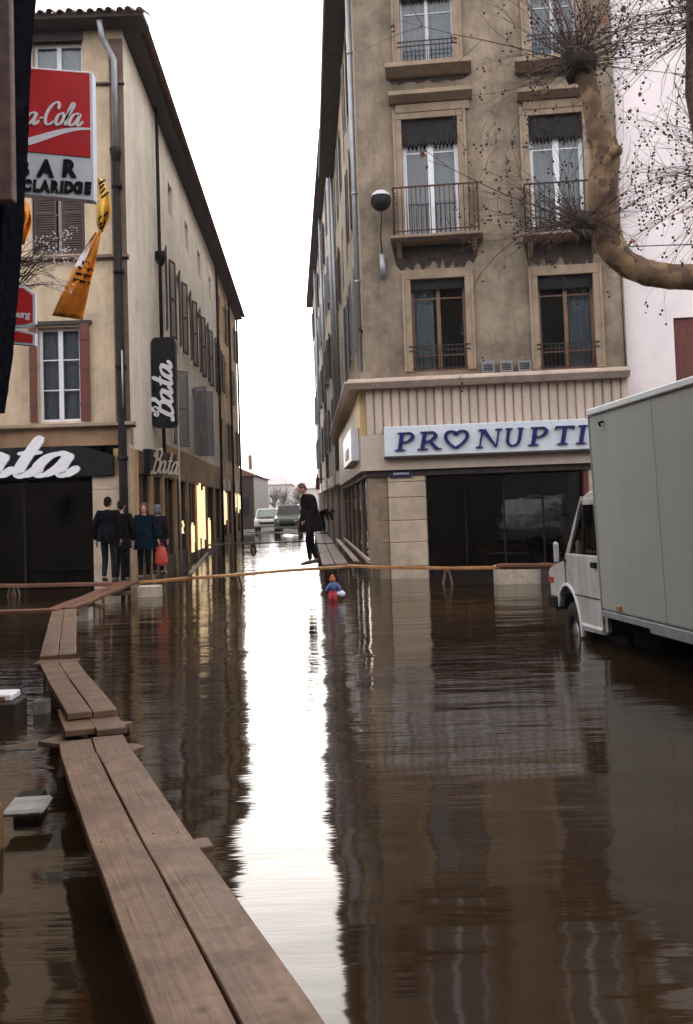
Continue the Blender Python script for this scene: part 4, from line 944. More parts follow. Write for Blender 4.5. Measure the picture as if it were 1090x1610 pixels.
wv = [];  n = 26
for i in range(n+1):
    t = i/n; x = -4.1+(tr.x-.036+4.1)*t; 
    zc_ = atd(90, 206, D).z + .075*math.sin((t-.62)*5.2)-.065; wv.append((x, zc_, .02+.065*abs(math.sin(t*math.pi*.9+.35))))
part(MB().ribbon([(a, b_) for a, b_, c in wv], [c for a, b_, c in wv], D-.018, D-.013), 'wave_stripe', 'letter_white', cs, W0)
lx = atd(131, 190, D)
wd_ = (ADV['C']+ADV['o']+ADV['c']+ADV['a']+ADV['-']+ADV['C']+ADV['o']+ADV['l']+ADV['a']+.3)
sz = .132
script_word('Coca-Cola', cs, Matrix.Translation((lx.x-wd_*sz*.74, D-.013, lx.z+.0)) @ Matrix.Scale(.74, 4, (1,0,0)) @ Matrix.Rotation(R(3.5), 4, 'Y'), sz, .33, .012, 'letter_white', slant=.35, minw=.35)
rot = Matrix.Rotation(math.atan2(tl_.z-tr.z, tr.x-tl_.x)*.8, 4, 'Y')
for ch, x_ in zip('BAR', (36, 72, 108)):
    p = atd(x_, 277, D); linkobj('letter', text_mesh(ch, .255, .01, .012), cs, rel(cs, Matrix.Translation((p.x, D-.012, p.z)) @ rot @ Matrix.Scale(.95, 4, (1,0,0))))
for ch, x_ in zip('CLARIDGE', (42.5, 57, 71, 86, 97.5, 108.5, 123, 138)):
    p = atd(x_, 302+ (x_-90)*.045, D); linkobj('letter', text_mesh(ch, .172, .01, .010), cs, rel(cs, Matrix.Translation((p.x, D-.012, p.z)) @ rot @ Matrix.Scale(.82 if ch != 'I' else .9, 4, (1,0,0))))
part(MB().box(-4.6, -4.1, 8.62, D+.1, tl_.z-.3, tl_.z-.24).box(-4.1, tl_.x, D+.04, D+.1, tl_.z-.3, tl_.z-.24), 'bracket', 'iron', cs, W0)
# small red enamel sign
D = 10.2
rs = thing('small_red_sign', 'small red sign with white border in two pieces, below the bar sign', 'sign', (-3.9, 10.2, 3.5))
P_ = lambda L_, D_=D: [(atd(x, y, D_).x, atd(x, y, D_).z) for x, y in L_]
A_ = [(-20,448),(38,449),(56,462),(56,509),(40,515),(-20,514)]; B_ = [(-20,514),(28,517),(56,524),(56,544),(-20,537)]
for poly, inn, nm in ((A_, [(-20,452),(37,453),(52,465),(52,506),(38,510),(-20,510)], 'upper_panel'), (B_, [(-20,519),(28,521),(52,527),(52,539),(-20,533)], 'lower_panel')):
    o = part(MB().prism(P_(poly), D, D+.07, 'y'), nm, 'sign_white', rs, W0, .004)
    part(MB().prism(P_(inn), D-.008, D-.002, 'y'), 'red_face', 'sign_red', rs, W0)
p = atd(40, 499, D); linkobj('letters', text_mesh('bourg', .10, .004, .004, 'letter_white'), rs, rel(rs, Matrix.Translation((p.x-.07, D-.01, p.z)) @ Matrix.Rotation(R(4), 4, 'Y')))
part(MB().box(-4.3, atd(-20,480,D).x, D+.02, D+.05, atd(30,480,D).z-.02, atd(30,480,D).z+.02), 'bracket', 'iron', rs, W0)
# flags: cloth with folds
def flag(name, label, left, right, D, m, marks=True, group=None, seed=1):
    """left and right outlines (image-measured) at distance D, sagging folds give it depth"""
    n = 14; k = 10; lf = spline(left, 5); rt = spline(right, 5); rr = random.Random(seed)
    def row(P, t): f = t*(len(P)-1); i = min(int(f), len(P)-2); return [P[i][c]*(1-(f-i))+P[i+1][c]*(f-i) for c in (0, 1)]
    vs = []; mb = MB()
    for i in range(n+1):
        a, b_ = row(lf, i/n), row(rt, i/n)
        for j in range(k+1):
            s = j/k; p = atd(a[0]*(1-s)+b_[0]*s, a[1]*(1-s)+b_[1]*s, D+.07*math.sin(s*7+i*.35)+.03*math.sin(i*.8+seed)); vs.append(p)
    fs = [(i*(k+1)+j, i*(k+1)+j+1, (i+1)*(k+1)+j+1, (i+1)*(k+1)+j) for i in range(n) for j in range(k)]
    fl = thing(name, label, 'flag', (vs[0].x, vs[0].y, vs[0].z), group=group)
    c = part(mb.add(vs, fs, True), 'cloth', m, fl, W0); so = c.modifiers.new('s', 'SOLIDIFY'); so.thickness = .006
    return fl, vs, n, k
D = 11.6
f1, vs1, n1, k1 = flag('advertising_flag', 'orange and yellow flag with black lettering hanging in front of the louvred window', [(150,365),(128,400),(108,440),(82,496)], [(158,367),(152,405),(142,450),(130,503)], D, 'flag_orange', seed=3)
for t0_, t1_ in ((.02, .42),):
    pass
def patch(vs, n, k, i0, i1, j0, j1, fl, m, name, off=.012):
    q = [vs[i*(k+1)+j] for i in range(i0, i1+1) for j in range(j0, j1+1)]; w_ = j1-j0+1
    q = [v+Vector((0,-off,0)) for v in q]
    part(MB().add(q, [(a*w_+b_, a*w_+b_+1, (a+1)*w_+b_+1, (a+1)*w_+b_) for a in range(i1-i0) for b_ in range(w_-1)], True), name, m, fl, W0)
patch(vs1, n1, k1, 1, 7, 0, 4, f1, 'letter_white', 'pale_stripe', .01)
mk = MB()
for r_i, i in enumerate((6, 7, 8, 9)):
    for j in range(2, 10):
        a = vs1[i*(k1+1)+j]; b_ = vs1[i*(k1+1)+j+1]
        if rnd.random() < .8: mk.tube([a+Vector((.005,-.02,.01)), a.lerp(b_, .6)+Vector((0,-.02,.03*rnd.uniform(-1,1)))], .012, 4)
part(mk, 'lettering', 'letter_black', f1, W0, kind='stuff')
f2, vs2, n2, k2 = flag('advertising_flag', 'narrow yellow flag with black marks hanging beside the right edge of the bar sign', [(150,280),(151,320),(152,350),(158,368)], [(158,280),(170,300),(175,335),(163,364)], D, 'flag_yellow', seed=5)
mk = MB()
for i in (2, 3, 4, 5, 9, 11, 12):
    for j in (2, 5, 7):
        a = vs2[i*(k2+1)+j]; mk.tube([a+Vector((0,-.02,0)), a+Vector((.06*rnd.uniform(.3,1),-.02,.04))], .012, 4)
part(mk, 'lettering', 'letter_black', f2, W0, kind='stuff')
f3, *_ = flag('advertising_flag', 'orange flag half hidden behind the dark folded awning', [(30,318),(32,350),(26,388)], [(44,318),(50,350),(38,384)], 9.5, 'flag_orange', seed=8)
for f_ in (f1, f2, f3): f_['group'] = 'advertising flags by the bar'
part(MB().tube([atd(30,300,11.6), atd(158,283,11.6), atd(156,368,11.6)], .008, 5), 'line', 'near_black', f2, W0)
# dry spray of small white blossoms
sp = thing('blossom_spray', 'thin leafless spray dotted with small white blossoms in front of the louvred window', 'plant', tuple(atd(60, 440, 11)))
st = MB(); fl_ = MB()
for i in range(34):
    p = atd(20, rnd.uniform(400, 470), 11.0); q = atd(rnd.uniform(58, 128), rnd.uniform(352, 462), 11+rnd.uniform(-.2,.2)); mid_ = p.lerp(q, .55)+Vector((0,0,.06))
    st.tube([p, mid_, q], [.006, .004, .002], 3)
    for j in range(7): c = mid_.lerp(q, rnd.random()**.5)+Vector([rnd.uniform(-.04,.04) for _ in range(3)]); fl_.ell(c, rnd.uniform(.006,.014), 5, 3)
part(st, 'stem', 'twig', sp, W0); part(fl_, 'blossoms', 'blossom', sp, W0, kind='stuff')

# ------------------------------------------------------------------ BOARDWALK over the flood
def plank(a, b, w, t, m, label, group='planks of the flood boardwalk', overhang=0.0, name='plank', roll=0.0):
    a, b = Vector(a), Vector(b); d = (b-a); L_ = d.length+overhang*2; d.normalize(); side = d.cross(Vector((0,0,1))).normalized(); up = side.cross(d)
    Mx = Matrix((( d.x, side.x, up.x, 0), (d.y, side.y, up.y, 0), (d.z, side.z, up.z, 0), (0,0,0,1))); c = (a+b)/2
    Mx = Matrix.Translation(c) @ Mx @ Matrix.Rotation(roll, 4, 'X')
    mb = MB(); n = max(2, int(L_/.35)); ph_ = rnd.uniform(0, 9)
    vs = []
    for i in range(n+1):
        x = -L_/2+L_*i/n; sg_ = .006*math.sin(i*.9+ph_); ed = .0015*math.sin(i*2.3+ph_)
        for y, z in ((-w/2+ed, -t), (w/2+ed, -t), (w/2+ed, 0), (-w/2+ed, 0)): vs.append((x, y, z+sg_))
    fs = [(i*4+j, i*4+(j+1) % 4, (i+1)*4+(j+1) % 4, (i+1)*4+j) for i in range(n) for j in range(4)]+[(0,1,2,3), (n*4+3, n*4+2, n*4+1, n*4)]
    o = mb.add(vs, fs).build(name, M[m], None, None, .004); o.matrix_world = Mx
    return tag(o, label, 'plank', group)
def trestle(a, b, z, label, legs=True, m='dark_stone'):
    """crossbeam from a to b under the boards with splayed legs standing on the drowned ground"""
    a = Vector((a[0], a[1], z)); b = Vector((b[0], b[1], z)); t = thing('trestle', label, 'trestle', ((a.x+b.x)/2, (a.y+b.y)/2, -.3), group='supports under the boardwalk')
    d = (b-a).normalized(); s = d.cross(Vector((0,0,1)))
    Mb = Matrix(((d.x, s.x, 0, a.x), (d.y, s.y, 0, a.y), (0, 0, 1, z), (0,0,0,1)))
    part(MB().box(0, (b-a).length, -.05, .05, -.07, 0, Mb), 'crossbeam', 'plank_wood', t, W0, .004)
    for e in (.08, (b-a).length-.08):
        for sy in (-1, 1):
            part(MB().tube([Mb @ Vector((e, sy*.03, -.06)), Mb @ Vector((e, sy*.16, -.3-z))], .025, 4, smooth=False), 'leg', 'plank_wood', t, W0)
    return t
def edges(l0, r0, l1, r1, z0, z1):
    """near and far ends of a two-board stretch -> board centre lines"""
    return at(*l0, z0), at(*r0, z0), at(*l1, z1), at(*r1, z1)
# stretch A, nearest
ln, rn, lf, rf = edges((240,1610), (515,1610), (96,1186), (209,1184), .42, .335)
def two(ln, rn, lf, rf, m, lab1, lab2, t=.045, gap=.008, ext=0.0, z=0, extf=0):
    out = []
    cn, cf = (ln+rn)/2, (lf+rf)/2; d = (cf-cn).normalized(); side = d.cross(Vector((0,0,1))).normalized()
    if side.dot(rn-ln) < 0: side = -side
    W_ = (abs((rn-ln).dot(side))+abs((rf-lf).dot(side)))/2; w_ = W_/2-gap/2
    for s_, lab in ((-1, lab1), (1, lab2)):
        o_ = side*s_*(W_/4+gap/4); out.append(plank(cn+o_-d*ext*(1 if s_ < 0 else 1.06), cf+o_+d*(extf+(.012 if s_ > 0 else 0)), w_, t, m, lab))
    return out, d, side, W_
(pa, dA, sA, WA_) = two(ln, rn, lf, rf, 'plank_wood', 'left board of the long foreground pair leading from the viewer', 'right board of the long foreground pair, beside the open water', ext=1.7, t=.05)
cA = (lf+rf)/2
nail_me = MB().lathe([(.0045,0),(.0045,.0015),(.002,.0025)], (0,0,0), 6).mesh('nail', M['rubber'])
for p_ in pa:
    L2_ = max(abs(v.co.x) for v in p_.data.vertices)
    for x_ in (-L2_+.06, -L2_+1.7, L2_-1.75, L2_-.07):
        for y_ in (-.055, .05): linkobj('nail', nail_me, p_, Matrix.Translation((x_+rnd.uniform(-.02,.02), y_+rnd.uniform(-.01,.01), .006)))
# short lower pair that the foreground boards rest on
ln2, rn2, lf2, rf2 = edges((98,1189), (205,1187), (90,1162), (198,1158), .285, .285)
two(ln2-dA*.12, rn2-dA*.12, lf2, rf2, 'plank_wood', 'left short board end lying under the head of the foreground pair', 'right short board end lying under the head of the foreground pair')
plank(at(78,1161,.24), at(212,1177,.24), .2, .03, 'plank_wood', 'flat crosspiece sticking out both sides under the head of the foreground boards')
trestle((at(84,1168,.2).x, at(84,1168,.2).y), (at(214,1172,.2).x, at(214,1172,.2).y), .2, 'low trestle under the far end of the foreground boards')
m_ = cA-dA*1.62
plank(m_-sA*.17+Vector((0,0,-.085)), m_+sA*.31+Vector((0,0,-.085)), .12, .03, 'plank_wood', 'short crosspiece poking out to the right halfway along the foreground boards')
trestle((m_.x-sA.x*.1, m_.y-sA.y*.1), (m_.x+sA.x*.14, m_.y+sA.y*.14), .2, 'trestle under the middle of the foreground boards')
trestle((.0-.25, 1.4), (.45, 1.5), .3, 'trestle under the near end of the foreground boards')
# stretch B
ln, rn, lf, rf = edges((104,1120), (187,1118), (62,1043), (123,1041), .36, .35)
two(ln, rn, lf, rf, 'plank_wood', 'left board of the second stretch, beyond the first step in the walkway', 'right board of the second stretch, beyond the first step in the walkway')
# the lower boards of B, ends staggered with a notch
a0, b0 = at(126, 1148, .31), at(112, 1112, .315); plank(a0, b0, .19, .04, 'plank_wood', 'short left board end at the near end of the second stretch')
a0, b0 = at(176, 1147, .31), at(150, 1108, .315); plank(a0, b0, .19, .04, 'plank_wood', 'short right board end reaching furthest forward on the second stretch')
trestle((at(104,1135,.25).x, at(104,1135,.25).y), (at(204,1140,.25).x, at(204,1140,.25).y), .265, 'trestle under the near end of the second stretch')
# dark round bar end beside it
rl_ = MB().tube([at(140,1152,.24), at(203,1150,.24)], .032, 8); tag(rl_.build('round_bar', M['near_black']), 'dark round bar lying across under the step of the walkway', 'bar')
# stretch C
ln, rn, lf, rf = edges((64,1030), (119,1028), (82,958), (121,957), .36, .345)
two(ln, rn, lf, rf, 'plank_wood', 'left board of the third stretch, running straight away to the bend', 'right board of the third stretch, running straight away to the bend')
plank(at(60,1040,.315), at(120,1038,.315), .3, .035, 'plank_wood', 'wide short board across the joint of second and third stretch')
trestle((at(60,1044,.25).x, at(60,1044,.25).y), (at(124,1040,.25).x, at(124,1040,.25).y), .265, 'trestle under the joint of second and third stretch')
trestle((at(78,966,.25).x, at(78,966,.25).y), (at(126,964,.25).x, at(126,964,.25).y), .29, 'trestle at the bend of the walkway')
# stretch D up to the pier, E and F along the shop
a_, b_ = at(96,956,.35), at(205,913,.30); d_ = (b_-a_).normalized(); s_ = d_.cross(Vector((0,0,1))).normalized()
plank(a_-s_*.1, b_-s_*.1, .19, .05, 'plank_red', 'reddish left board slanting from the bend towards the two walkers')
plank(a_+s_*.1, b_+s_*.1, .19, .05, 'plank_red', 'reddish right board slanting from the bend towards the two walkers')
for t in (.3, .7): c = a_.lerp(b_, t); trestle((c.x-.3, c.y), (c.x+.3, c.y+.05), .22, ['trestle under the nearer half of the reddish slanting boards', 'trestle under the farther half of the reddish slanting boards'][t > .5])
plank(at(-90,963,.36), at(92,956,.37), .22, .05, 'plank_red', 'board running left from the bend, nearest the camera of the two shop-side boards')
plank(at(-60,919,.31), at(196,916,.31), .3, .06, 'plank_red', 'board running along the front of the black shoe shop')
c = at(20,922,.2); trestle((c.x, c.y-.15), (c.x+.02, c.y+.25), .245, 'trestle under the board along the shoe shop')
c = at(-30,962,.2); trestle((c.x, c.y-.15), (c.x+.02, c.y+.25), .305, 'trestle under the left end of the board from the bend')
# long thin crossing boards in front of the street
def two_ends(a, b, z0, z1, w, m, lab, t=.05): return plank(at(*a, z0), at(*b, z1), w, t, m, lab)
two_ends((198,915), (372,902), .27, .33, .28, 'plank_orange', 'left of the two long orange boards crossing the mouth of the street')
two_ends((366,902), (552,888), .34, .43, .28, 'plank_orange', 'right of the two long orange boards crossing the mouth of the street, under the man')
two_ends((545,888), (705,892), .44, .40, .26, 'plank_orange', 'orange board along the stone pier of the bridal shop')
two_ends((700,892), (868,889), .41, .43, .26, 'plank_orange', 'orange board in front of the dark shop window ending at the van')
two_ends((784,886), (872,886), .48, .48, .3, 'plank_red', 'short red board lying on top of the orange one near the van')
for x_, y_, lab in ((369,904,'trestle under the joint of the long orange boards'), (540,892,'trestle under the corner where the orange boards meet'), (702,895,'trestle under the boards by the stone pier')):
    c = at(x_, y_, .3); trestle((c.x, c.y-.2), (c.x+.04, c.y+.3), .33, lab)
# small boards deeper in the street
two_ends((300,900), (327,868), .42, .42, .1, 'plank_dry', 'board along the left shop fronts in the street')
two_ends((322,856), (480,850), .42, .42, .3, 'plank_dry', 'far board crossing the street behind the man')
two_ends((390,836), (470,838), .36, .36, .3, 'plank_dry', 'farthest board across the end of the street by the parked cars')
c = at(398,856,.3); trestle((c.x, c.y-.2), (c.x, c.y+.3), .35, 'trestle under the far crossing board')
# raised walkway up the right side of the street
ys = [(21.6, 27.2), (27.6, 33.4), (33.8, 40), (40.4, 47), (47.4, 54)]
XR = lambda y: at(527, 888, .44).x+(y-21.6)*(-math.tan(R(2.27)))+.0
for i, (ya, yb) in enumerate(ys):
    nth = ['first', 'second', 'third', 'fourth', 'last'][i]
    for s_ in (-1, 1):
        plank((XR(ya)+s_*.145, ya, .46-.02*(i % 2)), (XR(yb)+s_*.145, yb, .46-.02*(i % 2)), .27, .05, 'plank_dry', '%s board of the %s pair on the walkway up the right side of the street' % ('left' if s_ < 0 else 'right', nth), group='planks of the street walkway')
    trestle((XR(ya)-.35, ya+.3), (XR(ya)+.35, ya+.3), .38, 'trestle under the %s pair of boards up the street' % nth)
pq = [RS.M @ Vector((-u_, -.3, .4)) for u_ in (.6, 17)]
plank(pq[0], pq[1], .14, .04, 'plank_orange', 'narrow orange board along the side wall of the bridal shop')
# blocks
def block(a, label, sx, sy, z0, z1, m='concrete', rz=0, cat='block', group='blocks standing in the water'):
    o = MB().box(-sx/2, sx/2, -sy/2, sy/2, 0, z1-z0).build('block', M[m], None, None, .015); o.location = (a.x, a.y, z0); o.rotation_euler.z = rz; return tag(o, label, cat, group)
block(at(44, 1262, .12), 'flat grey slab standing alone in the dark water left of the boards', .22, .28, .085, .12, 'concrete', .1)
block(at(48, 1250, .08), 'dark block carrying the flat grey slab left of the boards', .16, .2, -.3, .084, 'near_black', .1)
block(at(66, 1102, .1), 'small grey block beside the left edge of the second stretch', .12, .14, -.3, .12, 'concrete', 0)
block(at(-4, 1100, .17), 'brown crate-sized block at the left edge under a white package', .4, .36, -.3, .17, 'dark_brown', .05)
pk = thing('package', 'white foam package with a brown strip on the block at the left edge', 'package', tuple(at(8,1108,.17)))
c = at(0, 1100, .17); part(MB().box(c.x-.2, c.x+.13, c.y-.1, c.y+.14, .171, .23), 'foam', 'styro', pk, W0, .01); part(MB().box(c.x-.03, c.x+.08, c.y-.115, c.y-.102, .175, .21), 'strip', 'plank_orange', pk, W0)
c = at(-8, 1350, -.05); tag(MB().box(c.x-.3, c.x+.035, c.y-.02, c.y+.03, -.3, .22).build('board_end', M['plank_orange']), 'orange upright board end at the left edge of the dark water', 'board')
block(at(817, 905, .15), 'large pale concrete block under the red and orange boards in front of the shop window', 1.0, .5, -.3, .37, 'concrete_pale', 0)
block(at(858, 905, .15), 'dark post block under the board end beside the van', .2, .3, -.3, .41, 'dark_brown', 0)
block(at(133, 965, .1), 'pale block just right of the bend of the walkway', .22, .3, -.3, .2, 'concrete_pale', 0)
block(at(236, 930, .1), 'pale block under the start of the long orange board', .45, .35, -.3, .22, 'concrete_pale', 0)
# ------------------------------------------------------------------ PEOPLE
def skin_mesh(name, V, E, rad, m, root=0, sub=2):
    me = bpy.data.meshes.new(name); me.from_pydata(V, E, []); o = bpy.data.objects.new(name, me); COL.objects.link(o)
    o.modifiers.new('skin', 'SKIN'); lay = me.skin_vertices[0].data
    for i, r in enumerate(rad):
        lay[i].radius = r if hasattr(r, '__len__') else (r, r)
    lay[root].use_root = True
    s = o.modifiers.new('sub', 'SUBSURF'); s.levels = s.render_levels = sub
    out = bpy.data.meshes.new_from_object(o.evaluated_get(bpy.context.evaluated_depsgraph_get()))
    bpy.data.objects.remove(o); out.name = name; out.materials.clear(); out.materials.append(M[m])
    for p in out.polygons: p.use_smooth = True
    return out
def join_mesh(me, mb):
    bm = bmesh.new(); bm.from_mesh(me); t = mb.mesh('t', me.materials[0]); bm.from_mesh(t); bm.to_mesh(me); bm.free()
    for p in me.polygons: p.use_smooth = True
    return me
def person(label, foot, rz, H=1.75, pose={}, coat='cloth_black', legs='denim', hair='hair_dark', coat_len=.80, hairstyle='short', bulk=1.0, cap=None, group='people on the boardwalks', scarf=None):
    """faces -y; pose overrides joints (metres on a 1.75 m body)"""
    J = dict(pelvis=(0,0,.95), waist=(0,0,1.08), chest=(0,.0,1.30), neck=(0,0,1.47), head=(0,-.015,1.62),
             shL=(.185,0,1.41), shR=(-.185,0,1.41), elL=(.235,.02,1.13), elR=(-.235,.02,1.13), wrL=(.225,-.06,.88), wrR=(-.225,-.06,.88),
             haL=(.22,-.08,.80), haR=(-.22,-.08,.80), hiL=(.09,0,.91), hiR=(-.09,0,.91), knL=(.10,-.02,.50), knR=(-.10,-.02,.50),
             anL=(.105,.03,.09), anR=(-.105,.03,.09), toL=(.12,-.13,.03), toR=(-.12,-.13,.03))
    J.update(pose); k = H/1.75
    t = thing('person', label, 'person', tuple(foot), rz, group)
    names = list(J); V = [tuple(c*k for c in J[n]) for n in names]; ix = {n: i for i, n in enumerate(names)}
    E = [('pelvis','waist'),('waist','chest'),('chest','neck'),('neck','head'),('chest','shL'),('chest','shR'),('shL','elL'),('elL','wrL'),('wrL','haL'),('shR','elR'),('elR','wrR'),('wrR','haR'),
         ('pelvis','hiL'),('pelvis','hiR'),('hiL','knL'),('hiR','knR'),('knL','anL'),('knR','anR'),('anL','toL'),('anR','toR')]
    rr = dict(pelvis=(.14,.10), waist=(.125,.09), chest=(.145,.10), neck=.052, head=.06, shL=.06, shR=.06, elL=.042, elR=.042, wrL=.028, wrR=.028, haL=(.036,.02), haR=(.036,.02),
              hiL=.082, hiR=.082, knL=.055, knR=.055, anL=.036, anR=.036, toL=.03, toR=.03)
    def sk(nm, use, m, add=0.0, sc=1.0):
        ids = [n for n in names if n in use]; loc = {n: i for i, n in enumerate(ids)}
        def f(n):
            r = rr[n]; r = r if hasattr(r, '__len__') else (r, r); return tuple((q*sc+add)*k for q in r)
        return skin_mesh(nm, [V[ix[n]] for n in ids], [(loc[a], loc[b]) for a, b in E if a in loc and b in loc], [f(n) for n in ids], m)
    body = sk('body', names, 'skin')
    # head, face, ears, fingers in the same mesh
    h = Vector(V[ix['head']]); nk = Vector(V[ix['neck']]); ax = (h-nk).normalized(); q = Vector((0,0,1)).rotation_difference(ax).to_matrix().to_4x4()
    Mh = Matrix.Translation(h) @ q @ Matrix.Scale(k, 4); mb = MB()
    mb.ell((0,0,.02), (.075,.092,.115), 14, 10, Mh); mb.ell((0,-.06,-.055), (.045,.035,.035), 10, 6, Mh); mb.ell((0,-.098,.0), (.012,.02,.026), 8, 6, Mh)
    for s_ in (-1, 1): mb.ell((s_*.077,.005,.0), (.01,.02,.032), 8, 6, Mh)
    for s_ in 'LR':
        ha, wr = Vector(V[ix['ha'+s_]]), Vector(V[ix['wr'+s_]]); d = (ha-wr).normalized(); sd = Vector((0,1,0)) if abs(d.y) < .7 else Vector((0,0,1)); sd = (sd-d*sd.dot(d)).normalized(); pn = d.cross(sd)
        for i, L_ in enumerate((.07,.078,.072,.058)):
            b0_ = ha+sd*(i-1.5)*.02*k; mb.tube([b0_, b0_+d*L_*.5*k+pn*.006*k, b0_+d*L_*.85*k+pn*.024*k], [.0095*k,.009*k,.006*k], 5)
        b0_ = wr.lerp(ha, .5)-sd*.03*k; mb.tube([b0_, b0_+(d*.6-sd*.5)*.04*k, b0_+(d*.9-sd*.2)*.075*k], [.012*k,.011*k,.008*k], 5)
    join_mesh(body, mb); linkobj('body', body, t)
    ey = MB()
    for s_ in (-1, 1): ey.ell((s_*.03,-.085,.015), (.011,.008,.007), 6, 4, Mh)
    for s_ in (0,): pass
    for s_ in (-1, 1): linkobj('eye', MB().ell((s_*.03,-.085,.015), (.011,.008,.007), 6, 4, Mh).mesh('eye', M['near_black']), t)
    MB().ell((0,-.091,-.045), (.022,.006,.006), 8, 4, Mh).build('mouth', M['lamp_red'], t)
    # hair
    hb = MB()
    if hairstyle == 'short': hb.ell((0,.016,.05), (.082,.092,.094), 14, 10, Mh); hb.ell((0,.05,.0), (.07,.055,.07), 12, 8, Mh)
    else:
        hb.ell((0,.02,.045), (.10,.102,.105), 14, 10, Mh)
        for s_ in (-1, 1): hb.ell((s_*.075,.01,-.02), (.035,.06,.085), 10, 8, Mh)
        hb.ell((0,.06,-.02), (.085,.05,.10), 12, 8, Mh)
    hb.build('hair', M[hair], t)
    if cap: MB().ell((0,.0,.085), (.09,.10,.06), 14, 8, Mh).ell((0,-.09,.07), (.06,.05,.012), 10, 6, Mh).build('cap', M[cap], t)
    # trousers, shoes
    linkobj('trousers', sk('trousers', {'pelvis','hiL','hiR','knL','knR','anL','anR'}, legs, .014), t)
    for s_ in 'LR':
        a, b_ = Vector(V[ix['an'+s_]]), Vector(V[ix['to'+s_]]); d = (b_-a); d.z = 0
        sh = MB().tube([a-d*.35+Vector((0,0,-.045*k)), a+Vector((0,0,-.03*k)), a.lerp(b_, .55)+Vector((0,0,-.01*k)), b_+d.normalized()*.05*k+Vector((0,0,-.002))], [.03*k,.048*k,.044*k,.024*k], 10); sh.build('shoe', M['shoe'], t)
    # coat: sleeves and torso, then a skirt from the waist
    linkobj('coat', sk('coat', {'waist','chest','neck','shL','shR','elL','elR','wrL','wrR','pelvis'}, coat, .022, 1.08*bulk), t)
    c0, c1 = Vector(V[ix['chest']]), Vector(V[ix['pelvis']]); dn = Vector(((V[ix['knL']][0]+V[ix['knR']][0])/2, (V[ix['knL']][1]+V[ix['knR']][1])/2, (V[ix['knL']][2]+V[ix['knR']][2])/2))
    sk_ = MB(); rows = []; L_ = coat_len
    P_ = [c0.lerp(c1, .3), c0.lerp(c1, .75), c1, c1.lerp(dn, max(.05, L_*.5)), c1.lerp(dn, max(.1, L_))]
    rx = [.165,.17,.19,.20,.21]; ry = [.12,.135,.155,.155,.16]; n = 18; vs = []
    for i, p in enumerate(P_):
        for j in range(n):
            a = 2*math.pi*j/n; w_ = 1+.04*math.sin(a*5+i)*(i > 2); vs.append(p+Vector((rx[i]*bulk*math.cos(a)*w_*k, ry[i]*bulk*math.sin(a)*w_*k, 0)))
    fs = [(i*n+j, i*n+(j+1) % n, (i+1)*n+(j+1) % n, (i+1)*n+j) for i in range(len(P_)-1) for j in range(n)]
    o = sk_.add(vs, fs+[list(range(n))], True).build('coat_skirt', M[coat], t)
    if scarf: MB().tube([Mh @ Vector((.06*math.cos(a), .065*math.sin(a)+.01, -.115)) for a in [i*math.pi/5 for i in range(11)]], .02*k, 6).build('collar', M[scarf], t)
    return t, J, k
def fp(px, py, z): return at(px, py, z)
# two walkers by the pier, seen from behind, and a woman coming towards us
person('person seen from behind in short black jacket and jeans, before the white pier', fp(172, 917, .26), R(176), 1.78,
       dict(knR=(-.10,-.03,.50), anR=(-.11,.03,.09), toR=(-.13,-.13,.03), knL=(.09,-.07,.51), anL=(.07,.10,.13), toL=(.07,-.04,.06), wrL=(.27,-.02,.88), wrR=(-.27,.0,.88), elL=(.27,.05,1.13), elR=(-.27,.05,1.13), haL=(.25,-.02,.80), haR=(-.25,-.02,.80)),
       'cloth_black', 'denim', 'hair_dark', .22, bulk=1.2, scarf='letter_cream')
person('person in dark clothes close beside the walker, merging with the drainpipe', fp(195, 915, .26)+Vector((0,-.12,0)), R(182), 1.70, dict(wrL=(.26,-.16,.98), haL=(.26,-.22,.95)), 'cloth_brown', 'cloth_brown', 'hair_dark', .5, bulk=1.0)
tp, J, k = person('woman in a long blue green coat walking towards the viewer with a red carrier bag', fp(229, 912, .26), R(8), 1.63,
       dict(elR=(-.24,.03,1.13), wrR=(-.25,-.02,.9), haR=(-.25,-.03,.82), elL=(.25,.0,1.13), wrL=(.31,-.02,.9), haL=(.33,-.03,.81), knL=(.08,-.06,.5), anL=(.06,.05,.1), toL=(.06,-.1,.04)), 'cloth_teal', 'cloth_black', 'hair_brown', .55, 'full', bulk=1.15)
person('grey haired person in a mauve coat just behind the woman in the teal coat', fp(238, 908, .26)+Vector((0,.9,0)), R(160), 1.60, {}, 'cloth_mauve', 'cloth_black', 'hair_grey', .6, 'full')
bgp = fp(250, 893, .36)
bg_ = thing('carrier_bag', 'bulging red orange plastic carrier bag held by the woman in the teal coat', 'bag', tuple(tp.matrix_basis @ Vector((.34, -.03, .28))))
vs = []; 
prof = [(.02,.0),(.12,.02),(.15,.10),(.13,.26),(.10,.36),(.085,.42)]
mbb = MB(); n = 14; V_ = []
for r_, z in prof:
    for j in range(n): a = 2*math.pi*j/n; V_.append((r_*1.0*math.cos(a)*(1+.08*math.sin(3*a+z*9)), r_*.55*math.sin(a)*(1+.1*math.sin(2*a+z*12)), z))
bo = mbb.add(V_, [(i*n+j, i*n+(j+1) % n, (i+1)*n+(j+1) % n, (i+1)*n+j) for i in range(len(prof)-1) for j in range(n)]+[list(range(n))], True).build('bag_body', M['bag_red'], bg_)
MB().tube([(-.06,0,.41),(-.02,0,.49),(.02,0,.49),(.06,0,.41)], .008, 5).build('handle', M['bag_red'], bg_)
